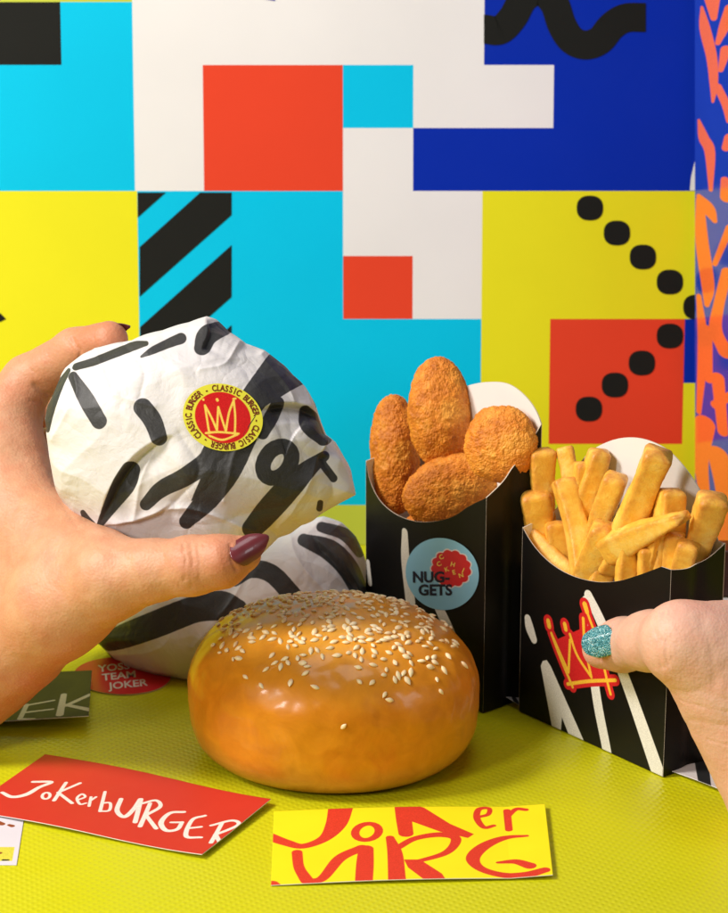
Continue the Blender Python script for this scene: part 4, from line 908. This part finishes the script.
lcre = [([(150, 600), (165, 560), (160, 545)], .015, .06), ([(178, 548), (180, 562), (179, 588)], .03, .035), ([(204, 545), (206, 560), (204, 586)], .025, .035), ([(90, 326), (94, 338), (98, 350)], .03, .04), ([(64, 338), (72, 348), (76, 362)], .03, .04), ([(20, 360), (34, 372), (44, 388)], .03, .05), ([(30, 400), (40, 402), (48, 404)], .04, .05), ([(60, 500), (90, 545), (130, 560)], .02, .12), ([(20, 560), (60, 590), (90, 620)], .02, .15), ([(183, 545), (186, 560), (184, 580)], .035, .07), ([(190, 543), (193, 562), (191, 588)], .045, .08), ([(198, 545), (200, 560), (199, 580)], .03, .07), ([(72, 338), (80, 350), (80, 360)], .06, .08), ([(35, 385), (42, 392), (48, 395)], .08, .12),
        ([(236, 533), (230, 545), (231, 560), (236, 570)], .05, .07), ([(95, 535), (85, 560), (90, 590)], .03, .2)]
hl, hlb, bvl = hand('hand', 'left hand with dark plum nails gripping the raised wrapped burger', lc, M['skin_l'], lcre,
    [(190, 566, 86.6, 1.0, .35), (235, 560, 86.6, 1.3, .75), (100, 335, 94, 1.6, .7), (50, 365, 96, 1.3, .5), (28, 381, 96, 1.2, .35), (60, 650, 92, 3.0, .3)], loc=P(10, 600, 94))
m, nt, b = new_mat('plum_varnish'); b.inputs['Base Color'].default_value = (.16, .022, .03, 1); b.inputs['Roughness'].default_value = .3; b.inputs['Coat Weight'].default_value = .4
nt.links.new(ramp(nt, noise(nt, 120, 2), [(.3, (.13, .018, .024)), (.7, (.18, .026, .034))]), b.inputs['Base Color']); M['plum'] = m
c, n_ = on_surf(bvl, 248, 552)
if c is None: c = P(248, 550, 86.4)
def surf_nail(th, body, bv, base_px, tip_px, Ln, Wd, mat, nhint, out=.03, **kw):
    a, na = on_surf(bv, *base_px); b2, nb = on_surf(bv, *tip_px)
    Tn = nrm(b2 - a); na = na * np.sign(na @ -FW); nb = nb * np.sign(nb @ -FW); Nn = nrm(na + nb + nhint); Nn = nrm(Nn - Tn * (Nn @ Tn))
    return nail(th, body, a + Tn * Ln / 2 + Nn * out, Tn, Nn, Ln, Wd, mat, **kw)
surf_nail(hl, hlb, bvl, (234, 557), (247, 549), 1.48, .98, M['plum'], -FW * 1.2 + .2 * UPV, .06, curve=.42, tipw=.38, drop=.2)
nail(hl, hlb, P(115, 326.5, 94.15), (P(127, 326, 94.2) - P(100, 328, 94.4)), nrm(UPV * .80 + .15 * RT + .6 * FW), 1.05, .70, M['plum'], .35, .30, .05)
for (x, y, D), (tx, ty, tD) in (((88, 392, 99.0), (104, 396, 98.2)), ((86, 446, 99.9), (102, 452, 99.2)), ((74, 498, 100), (90, 503, 99.3))):
    nail(hl, hlb, P(x + 10, y, D + .45), P(tx, ty, tD) - P(x, y, D), nrm(FW + .6 * UPV), 1.0, .75, M['plum'], .4, .4, .1)

fD = lambda px, py, n=0.: float(np.dot(ff.w(ff.hit(px, py, n), n)[0] - CAM, FW))
d_t = fD(600, 648, .95); d_i = fD(650, 641, 1.25); d_m = fD(690, 650, 1.9)
print('thumb depths', d_t, d_i, d_m)
rc_ = [
 dict(p=[(603, 648, d_t, .80), (622, 645, d_t - .25, 1.02), (650, 641, d_i, 1.02)], k=.3), dict(p=[(650, 641, d_i, 1.0), (680, 640, d_m - .2, 1.28), (712, 652, d_m + .1, 1.6)], k=.7),
 dict(p=[(708, 655, d_m, 1.5), (742, 690, d_m + .6, 2.1), (775, 745, d_m + 1, 2.3)], k=1.2), dict(p=[(730, 640, d_m + 1.2, 1.1), (765, 660, d_m + 2, 1.9), (800, 740, d_m + 2, 2.3)], k=1.4),
 dict(p=[(775, 745, d_m + 1, 2.2), (815, 830, d_m + .5, 2.4), (900, 960, d_m - 2, 2.8)], k=1.4),
 dict(p=[(765, 655, d_m + 3, 1.3), (770, 640, d_m + 6.8, .95), (728, 655, d_m + 9.2, .85), (690, 650, d_m + 10.1, .7)], k=.5),
 dict(p=[(775, 690, d_m + 3, 1.3), (775, 680, d_m + 6.8, .95), (728, 690, d_m + 8.8, .85), (690, 686, d_m + 9.8, .7)], k=.5),
 dict(p=[(782, 725, d_m + 3, 1.3), (778, 720, d_m + 6.6, .92), (730, 722, d_m + 8.6, .82), (695, 716, d_m + 9.4, .68)], k=.5),
 dict(p=[(790, 755, d_m + 3, 1.2), (782, 755, d_m + 6.2, .82), (738, 752, d_m + 8.2, .72), (708, 745, d_m + 8.8, .6)], k=.5),
]
rcre = [([(649, 616), (651, 640), (655, 668)], .04, .035), ([(660, 612), (662, 640), (665, 668)], .045, .035), ([(670, 610), (672, 636), (672, 660)], .03, .04), ([(680, 700), (700, 706), (728, 712)], .03, .05), ([(690, 735), (708, 740), (728, 745)], .025, .05), ([(700, 620), (712, 650), (716, 690)], .02, .15), ([(655, 615), (658, 640), (662, 668)], .03, .08), ([(664, 612), (667, 640), (668, 665)], .035, .08), ([(674, 690), (700, 690), (728, 700)], .02, .15), ([(612, 624), (607, 640), (600, 660)], .05, .07), ([(690, 720), (705, 722), (728, 726)], .02, .12)]
hr, hrb, bvr = hand('hand', 'right hand with glittery teal thumb nail holding the fries carton', rc_, M['skin_r'], rcre,
    [(660, 640, d_i, 1.0, .3), (605, 655, d_t, 1.3, .5), (690, 608, d_m, 1.5, .4), (720, 750, d_m, 2.5, .3)], loc=P(775, 745, d_m + 1))
m, nt, b = new_mat('teal_glitter'); M['teal'] = m; tc = nt.nodes.new('ShaderNodeTexCoord')
v = nt.nodes.new('ShaderNodeTexVoronoi'); v.inputs['Scale'].default_value = 2800; nt.links.new(tc.outputs['Object'], v.inputs['Vector'])
nt.links.new(ramp(nt, v.outputs['Color'], [(.2, (.015, .13, .17)), (.5, (.07, .33, .40)), (.8, (.30, .62, .66)), (.95, (.8, .9, .9))]), b.inputs['Base Color'])
b.inputs['Metallic'].default_value = .45; b.inputs['Roughness'].default_value = .42; b.inputs['Coat Weight'].default_value = .1; bump(nt, b, v.outputs['Distance'], .8, .0004)
c, n_ = on_surf(bvr, 598, 644)
if c is None: c = P(598, 644, d_t - .8)
a_, _n = on_surf(bvr, 610, 638); t_ = nrm(-.90 * RT - .27 * UPV + .42 * FW); n_ = nrm(-FW * .95 + .28 * UPV - .30 * RT)
nail(hr, hrb, a_ + t_ * .50 + n_ * .06, t_, n_, 1.14, 1.22, M['teal'], .40, .62, .04)
